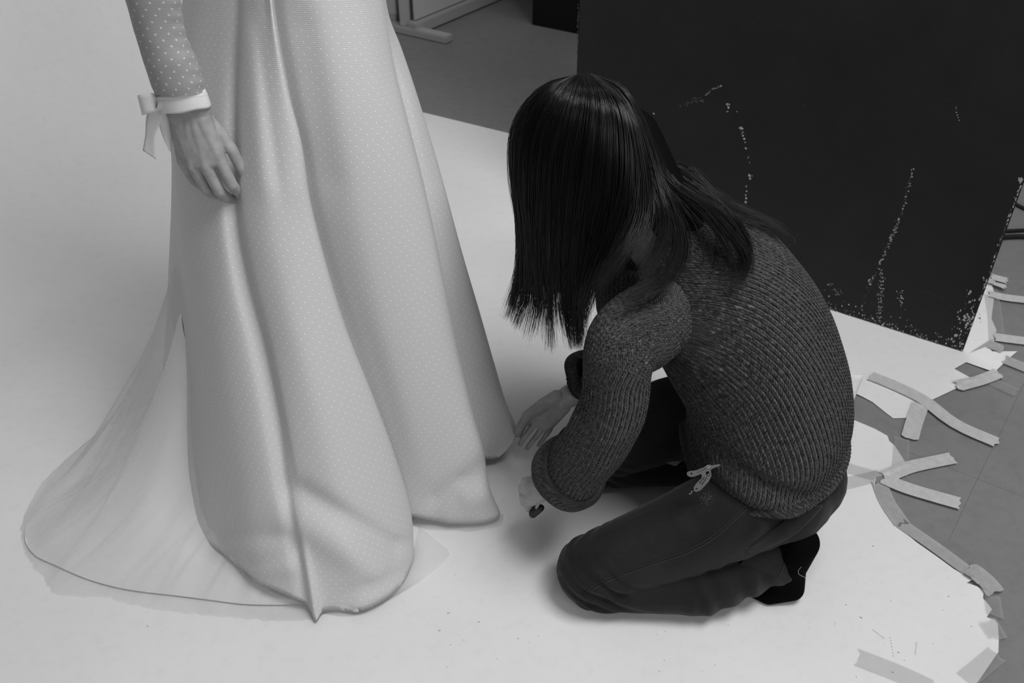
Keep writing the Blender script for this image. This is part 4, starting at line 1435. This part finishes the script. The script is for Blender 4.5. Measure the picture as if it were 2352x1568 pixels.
# ---- sleeves
def sleeve_path(pts, rads, name, n=10, flat=1.0):
    pc_ = cr(pts, n)
    pr_ = cr([(r, 0, 0) for r in rads], n)[:, 0]
    NSL = 270
    Gs = tube_grid(pc_, pr_, NSL)
    for i in range(Gs.shape[0]):
        for j in range(NSL):
            p = Gs[i, j]
            n_ = noise.noise(Vector((p[0] * 14, p[1] * 14, p[2] * 12)))
            Gs[i, j] = p + (p - pc_[i]) / pr_[i] * n_ * 0.006
    # close up the inside of the shoulder by running on into the torso
    return Gs, link(name, grid_mesh(ribbed(Gs, 0), True, src=Gs), M['knit'], sweater)
npts = [np.array([.315, 1.45, .545]), np.array([.270, 1.372, .575]), nsh + np.array([-.012, -.018, -.012]), at(1424, 815, 1.262), at(1410, 910, 1.250), at(1382, 990, 1.250), at(1345, 1050, 1.275), at(1318, 1076, 1.295)]
SGn, slv = sleeve_path(npts, [.040, .066, .071, .0625, .058, .058, .059, .059], 'sleeve')
fpts = [np.array([.315, 1.50, .545]), np.array([.275, 1.56, .575]), fsh + np.array([-.012, .015, -.01]), (fsh + fel) / 2 + np.array([-.01, .01, 0]), fel, at(1375, 862, 1.64), at(1340, 866, 1.605)]
SGf, slf = sleeve_path(fpts, [.040, .066, .071, .062, .056, .052, .048], 'sleeve')
def rolled_cuff(end_c, dirv, r, width, thick, name, parent, n=64):
    dirv = np.asarray(dirv, float)
    dirv /= np.linalg.norm(dirv)
    a_ = np.cross(dirv, (0, 0, 1.0))
    a_ /= np.linalg.norm(a_)
    b_ = np.cross(a_, dirv)
    prof_ = []
    for t in np.linspace(0, 2 * math.pi, 22, endpoint=False):
        c_, s_ = sup(t, 2.6)
        prof_.append((r + thick / 2 * c_, width / 2 * s_))
    Gr = []
    for rr_, ss_ in prof_ + prof_[:1]:
        ring = []
        for t in np.linspace(0, 2 * math.pi, n, endpoint=False):
            w_ = 1 + 0.05 * noise.noise(Vector((math.cos(t) * 1.5, math.sin(t) * 1.5, 5.0)))
            ring.append(end_c + a_ * math.cos(t) * rr_ * w_ + b_ * math.sin(t) * rr_ * w_ + dirv * (ss_ + 0.004 * math.sin(t * 3)))
        Gr.append(ring)
    Gr = np.array(Gr)
    # stitches should run along the sleeve: profile is the V direction
    return link(name, grid_mesh(Gr, True), M['knit'], parent)
dn = at(1255, 1112, 1.335) - at(1360, 1056, 1.275)
rolled_cuff(at(1308, 1086, 1.305), dn, 0.062, 0.048, 0.022, 'rolled_cuff', slv)
df = at(1330, 880, 1.60) - at(1400, 850, 1.66)
rolled_cuff(at(1346, 862, 1.612), df, 0.047, 0.034, 0.016, 'rolled_cuff', slf)
# ribbed hem roll
rim = tor[0]
rg = []
for t in np.linspace(0, 2 * math.pi, 12):
    ring = []
    for j in range(NA):
        v = tor[3, j] - cenr[3]
        v /= np.linalg.norm(v)
        ring.append(tor[4, j] + v * (0.004 + 0.007 * math.cos(t)) + np.array([-.25, 0, 1]) * 0.016 * math.sin(t) + np.array([0, 0, -.016]))
    rg.append(ring)
link('hem_band', grid_mesh(np.array(rg), True), M['knit'], sweater)
# collar
cg = []
for t in np.linspace(0, 2 * math.pi, 12):
    ring = []
    for j in range(NA):
        v = tor[-1, j] - cenr[-1]
        v /= np.linalg.norm(v)
        ring.append(tor[-1, j] + v * 0.006 * math.cos(t) + np.array([-.85, 0, .53]) * 0.012 * math.sin(t))
    cg.append(ring)
link('collar', grid_mesh(np.array(cg), True), M['knit'], sweater)
# wool fuzz: short loose fibres
fv, ff = [], []
def fibre(p, nrm, L, r):
    d = nrm + nrs.normal(0, 0.9, 3)
    d /= np.linalg.norm(d)
    e = nrs.normal(0, 0.5, 3)
    pts = [p, p + d * L * 0.5, p + (d + e * 0.5) * L]
    a_ = np.cross(d, (0.3, 0.5, 0.81))
    a_ /= np.linalg.norm(a_) + 1e-9
    b_ = np.cross(d, a_)
    k0 = len(fv)
    for i, c_ in enumerate(pts):
        rr_ = r * (1 - 0.4 * i)
        for t in (0, 2.09, 4.19):
            fv.append(c_ + (a_ * math.cos(t) + b_ * math.sin(t)) * rr_)
    for i in range(2):
        for s_ in range(3):
            ff.append((k0 + i * 3 + s_, k0 + i * 3 + (s_ + 1) % 3, k0 + i * 3 + 3 + (s_ + 1) % 3, k0 + i * 3 + 3 + s_))
for Gx, cnt in ((tor, 7000), (SGn, 3000)):
    cx_ = Gx.mean(1)
    for _ in range(cnt):
        i, j = nrs.randint(2, Gx.shape[0] - 2), nrs.randint(0, Gx.shape[1])
        v = Gx[i, j] - cx_[i]
        fibre(Gx[i, j] + nrs.normal(0, .002, 3), v / np.linalg.norm(v), nrs.uniform(.002, .006), .00011)
o = link('wool_fuzz', mesh(fv, ff), M['fuzz'], sweater)
o['kind'] = 'stuff'

# ---- hair
GN = [  # guides: pixel, pixel, distance
    [(1345, 178, 1.60), (1300, 225, 1.655), (1268, 330, 1.67), (1262, 450, 1.67), (1262, 590, 1.67), (1262, 690, 1.67), (1250, 735, 1.67)],
    [(1330, 176, 1.58), (1255, 222, 1.625), (1208, 305, 1.635), (1200, 410, 1.63), (1212, 530, 1.625), (1212, 640, 1.625), (1196, 715, 1.625)],
    [(1322, 173, 1.565), (1240, 212, 1.575), (1190, 285, 1.575), (1180, 385, 1.57), (1192, 520, 1.565), (1192, 625, 1.565), (1168, 722, 1.565)],
    [(1322, 171, 1.555), (1235, 212, 1.54), (1182, 288, 1.535), (1173, 385, 1.53), (1190, 520, 1.525), (1190, 625, 1.525), (1162, 728, 1.525)],
    [(1325, 170, 1.55), (1258, 212, 1.51), (1208, 300, 1.495), (1198, 420, 1.49), (1210, 560, 1.49), (1212, 680, 1.49), (1190, 752, 1.49)],
    [(1330, 169, 1.545), (1288, 222, 1.478), (1252, 325, 1.458), (1240, 450, 1.455), (1238, 600, 1.455), (1246, 725, 1.455), (1238, 802, 1.455)],
    [(1336, 168, 1.54), (1320, 228, 1.462), (1298, 338, 1.438), (1286, 470, 1.432), (1280, 620, 1.43), (1288, 740, 1.43), (1304, 800, 1.43)],
    [(1345, 168, 1.54), (1358, 230, 1.458), (1346, 348, 1.428), (1330, 480, 1.42), (1318, 620, 1.42), (1318, 730, 1.42), (1330, 800, 1.42)],
    [(1352, 168, 1.545), (1392, 232, 1.462), (1396, 350, 1.426), (1382, 480, 1.415), (1356, 600, 1.405), (1338, 690, 1.40), (1338, 775, 1.41)],
    [(1358, 169, 1.55), (1425, 245, 1.475), (1444, 365, 1.43), (1432, 490, 1.405), (1395, 585, 1.39), (1355, 675, 1.38), (1342, 740, 1.38)],
    [(1362, 171, 1.555), (1445, 255, 1.495), (1478, 375, 1.445), (1482, 470, 1.41), (1462, 540, 1.375), (1425, 600, 1.345), (1378, 655, 1.33)],
    [(1365, 172, 1.56), (1428, 205, 1.53), (1468, 280, 1.505), (1496, 360, 1.475), (1515, 440, 1.435), (1532, 500, 1.395), (1525, 560, 1.345), (1480, 640, 1.285)],
    [(1366, 172, 1.562), (1430, 203, 1.54), (1470, 278, 1.515), (1500, 352, 1.488), (1522, 430, 1.45), (1552, 500, 1.40), (1564, 580, 1.335), (1535, 640, 1.29), (1448, 684, 1.255)],
    [(1368, 173, 1.57), (1432, 202, 1.555), (1474, 275, 1.535), (1508, 350, 1.515), (1545, 420, 1.48), (1625, 480, 1.43), (1690, 548, 1.37), (1724, 605, 1.325), (1700, 655, 1.29)],
    [(1368, 174, 1.575), (1432, 203, 1.565), (1476, 278, 1.555), (1514, 360, 1.54), (1560, 408, 1.52), (1640, 462, 1.48), (1700, 520, 1.44), (1722, 580, 1.38), (1712, 625, 1.33)],
    [(1368, 175, 1.58), (1432, 205, 1.58), (1478, 282, 1.58), (1518, 365, 1.57), (1570, 395, 1.555), (1635, 445, 1.52), (1700, 492, 1.50), (1765, 515, 1.49), (1812, 545, 1.475)],
    [(1366, 176, 1.59), (1430, 208, 1.60), (1478, 288, 1.61), (1520, 368, 1.61), (1590, 390, 1.59), (1640, 440, 1.565), (1690, 478, 1.54), (1745, 505, 1.52), (1790, 530, 1.50)],
    [(1364, 178, 1.60), (1440, 265, 1.645), (1488, 360, 1.66), (1540, 430, 1.64), (1590, 480, 1.60), (1650, 510, 1.565), (1720, 530, 1.52)],
]
guides = [resample(cr([at(*p) for p in g], 10), 24) for g in GN]
GA = np.array(guides)
root_off = HC
NG = len(GA)
sv, sf = [], []
SEG = 24
def strand(pts, r0):
    T, A, B = frames(pts)
    k0 = len(sv)
    for i in range(len(pts)):
        rr_ = r0 * (1.0 if i < len(pts) * 0.6 else 1.0 - 0.8 * (i / (len(pts) - 1) - 0.6) / 0.4)
        for t in (0.5, 2.6, 4.7):
            sv.append(pts[i] + (A[i] * math.cos(t) + B[i] * math.sin(t)) * rr_)
    for i in range(len(pts) - 1):
        a_ = k0 + i * 3
        for s_ in range(3):
            sf.append((a_ + s_, a_ + (s_ + 1) % 3, a_ + 3 + (s_ + 1) % 3, a_ + 3 + s_))
# make sure torso normals point outward
tst, tn, _, _ = TB.find_nearest(Vector((.62, 1.41, .47)))
FLIP = -1 if Vector((1, 0, .2)).dot(tn) < 0 else 1
def push(p, r=0.004):
    loc, nor, i, d = TB.find_nearest(V3(p))
    if loc is not None and d < 0.10:
        nn = np.array(nor) * FLIP
        c_ = np.array(loc)
        if np.dot(p - c_, nn) < 0 or d < r:
            p = c_ + nn * r
    return p
NS = 6000
for s_ in range(NS):
    # denser towards the camera side
    t = nrs.uniform(0, NG - 1.001) if nrs.rand() < 0.55 else nrs.uniform(2, NG - 2)
    if t > 10.2:
        c_ = round(t)
        t = min(max(c_ + (t - c_) * (0.27 if nrs.rand() < 0.92 else 1.0), 0), NG - 1.001)
    i0 = int(t)
    f_ = t - i0
    p0, p1 = GA[i0], GA[i0 + 1]
    q_ = np.linspace(0, 1, SEG)[:, None]
    # strands gather into locks towards the tips
    lock = round(t * 5) / 5
    li = min(int(lock), NG - 2)
    lf = lock - li
    lp = GA[li] + (GA[li + 1] - GA[li]) * lf
    free = p0 + (p1 - p0) * f_
    kk = 0.72 * np.clip((q_ - 0.35) / 0.65, 0, 1) ** 1.2
    pts = free * (1 - kk) + lp * kk
    # depth inside the hair mass
    dep = nrs.uniform(0, 1) ** 2 * 0.022
    inw = (HC - pts)
    inw /= np.linalg.norm(inw, axis=1)[:, None]
    pts = pts + inw * dep * (0.25 + 0.75 * np.sin(np.pi * np.clip(q_, 0, 1)))
    jit = nrs.normal(0, 0.0022, 3)
    jit2 = nrs.normal(0, 0.0045, 3)
    pts = pts + jit * np.clip(q_ * 6, 0, 1) + jit2 * q_ ** 2
    lk = min(1.0, 0.90 + 0.13 * noise.noise(Vector((lock * 2.3, 1.7, 0))) + nrs.uniform(-0.06, 0.16))
    if lk < 1:
        pts = resample(pts[:max(6, int(SEG * lk))], SEG)
    # slow wave
    ph = t * 7.0
    pts[:, 0] += 0.0025 * np.sin(q_[:, 0] * 9 + ph) * q_[:, 0]
    if i0 >= 8:
        pts = np.array([push(p, 0.003 + 0.010 * nrs.rand()) if k > 8 else p for k, p in enumerate(pts)])
    strand(pts, nrs.uniform(0.00045, 0.0008))
# a few flyaways
for s_ in range(60):
    i0 = nrs.randint(0, NG - 1)
    pts = GA[i0] + (GA[i0 + 1] - GA[i0]) * nrs.rand()
    outw = (pts - HC)
    outw /= np.linalg.norm(outw, axis=1)[:, None]
    q_ = np.linspace(0, 1, SEG)[:, None]
    pts = pts + outw * nrs.uniform(0.002, 0.012) * np.sin(np.pi * q_) + nrs.normal(0, 0.006, 3) * q_
    strand(pts, 0.00022)
core = [[(hp(-.07, 0, -.05), .062), (NECKB + np.array([.015, 0, .045]), .050)], [(hp(-.03, -.05, -.07), .03), (hp(-.06, -.05, -.10), .028)], [(hp(-.03, .05, -.07), .03), (hp(-.06, .05, -.10), .028)],
        ('e', hp(-.012, 0, .022), (.104, .087, .107), HR), ('e', hp(-.045, 0, -.02), (.075, .08, .085), HR)]
for gi, g in enumerate(GA):
    r_ = 0.014
    n_ = 16 if gi <= 8 else (10 if gi <= 12 else 13)
    gg = g + (HC - g) / np.linalg.norm(HC - g, axis=1)[:, None] * 0.020
    for i in range(2, n_, 2):
        j = min(i + 2, 23)
        core.append([(gg[i], r_ * (1 if i < 12 else .75)), (gg[j], r_ * (1 if j < 12 else .7))])
        if gi + 1 < NG and (gi + 1 <= 9 or i < 8):
            g2 = GA[gi + 1] + (HC - GA[gi + 1]) / np.linalg.norm(HC - GA[gi + 1], axis=1)[:, None] * 0.020
            core.append([(gg[i], r_ * .8), (gg[j], r_ * .7), (g2[i], r_ * .8), (g2[j], r_ * .7)])
hair = link('hair', blob(core, 0.005, 6), M['hair_core'], kneel)
o = link('hair_strands', mesh(sv, sf), M['hair'], hair)
o['kind'] = 'stuff'

# ---- small dark tool in the near fist
tp = [q(1250, 1132, 1.330), q(1240, 1152, 1.333), q(1232, 1166, 1.336), q(1220, 1182, 1.342)]
tool = empty('marking_pen', tp[3])
link('barrel', tube(np.array([tp[0], tp[1], tp[2]]), [0.0022, 0.0026, 0.003], 10), M['white_frame'], tool)
link('cap', blob([[(q(1242, 1166, 1.335), .0075), (q(1224, 1180, 1.342), .0085)]], 0.0018, 3), M['dark_plastic'], tool)
tag(tool, 'small thin tool with a thick dark end held in the near fist', 'tool')

# ---- metal clip on the sweater hem
clip = empty('metal_clip', q(1612, 1085, 1.238))
CY = 1.215
def plate(px, name, hole=None, th_=0.0012, Y0=CY, Y1=None, parent=clip, mt=M['steel']):
    bm = bmesh.new()
    pts = [at(x, y, Y0 + (0 if Y1 is None else (Y1 - Y0) * (x - 1580) / 70)) for x, y in px]
    vs_ = [bm.verts.new(p) for p in pts]
    es_ = [bm.edges.new((vs_[i], vs_[(i + 1) % len(vs_)])) for i in range(len(vs_))]
    if hole:
        hx, hy, hr = hole
        hv = [bm.verts.new(at(hx + hr * math.cos(a_), hy + hr * 0.7 * math.sin(a_), Y0 + (0 if Y1 is None else (Y1 - Y0) * (hx - 1580) / 70))) for a_ in np.linspace(0, 2 * math.pi, 12, endpoint=False)]
        es_ += [bm.edges.new((hv[i], hv[(i + 1) % 12])) for i in range(12)]
    bmesh.ops.triangle_fill(bm, edges=es_, use_beauty=True)
    bmesh.ops.recalc_face_normals(bm, faces=bm.faces)
    bmesh.ops.solidify(bm, geom=bm.faces[:], thickness=th_)
    me = bpy.data.meshes.new('plate')
    bm.to_mesh(me)
    bm.free()
    return link(name, me, mt, parent, smooth=False)
plate([(1577, 1086), (1579, 1082), (1585, 1080), (1596, 1079), (1630, 1065), (1634, 1067), (1652, 1064), (1655, 1067), (1636, 1075), (1633, 1077), (1608, 1088), (1595, 1093), (1585, 1094), (1579, 1091)], 'lever', (1588, 1086, 2.6))
link('ridge', tube([at(1599, 1080, CY - .001), at(1629, 1067, CY - .001)], .0007, 6), M['steel'], clip)
link('ridge', tube([at(1601, 1085, CY - .001), at(1633, 1071, CY - .001)], .0008, 6), M['steel'], clip)
plate([(1611, 1086), (1622, 1081), (1632, 1077), (1634, 1091), (1628, 1104), (1618, 1115), (1608, 1125), (1600, 1128), (1595, 1127), (1593, 1118), (1598, 1110), (1612, 1096)], 'lever', (1600, 1121, 2.6), Y0=CY + .003)
link('ridge', tube([at(1607, 1110, CY + .0015), at(1618, 1096, CY + .0015)], .0007, 6), M['steel'], clip)
link('ridge', tube([at(1612, 1113, CY + .0015), at(1623, 1097, CY + .0015)], .0007, 6), M['steel'], clip)
link('rivet', blob([[(at(1626, 1090, CY - .001), .003), (at(1626, 1090, CY + .004), .003)]], .0008, 2), M['steel'], clip)
link('bead', blob([[(at(1588, 1129, CY + .002), .0036), (at(1585, 1132, CY + .002), .0036)]], .0009, 2), M['steel'], clip)
link('bead_link', tube([at(1589, 1128, CY + .002), at(1596, 1125, CY + .003)], .0012, 6), M['steel'], clip)
tag(clip, 'small shiny metal clip with two levers hanging from the sweater hem', 'clip')
# ---- thread lying on the sock
SB = bvh_of(sock.data)
def hit_off(x, y, lift):
    d = V3(ray(x, y)).normalized()
    loc, nor, i, dist = SB.ray_cast(V3(CAMP) - Vector(KB), d)
    if loc is None:
        return at(x, y, 1.21)
    return np.array(loc + Vector(KB) + (nor if nor.dot(d) < 0 else -nor) * lift)
tpts = cr([hit_off(x, y, .0008) for x, y in ((1840, 1301), (1834, 1308), (1834, 1316), (1840, 1321), (1845, 1323), (1849, 1327))], 6)
tag(link('thread', tube(tpts, .0005, 6), M['thread'], base=tpts[0]), 'tiny curled white thread stuck to the black sock sole', 'thread')
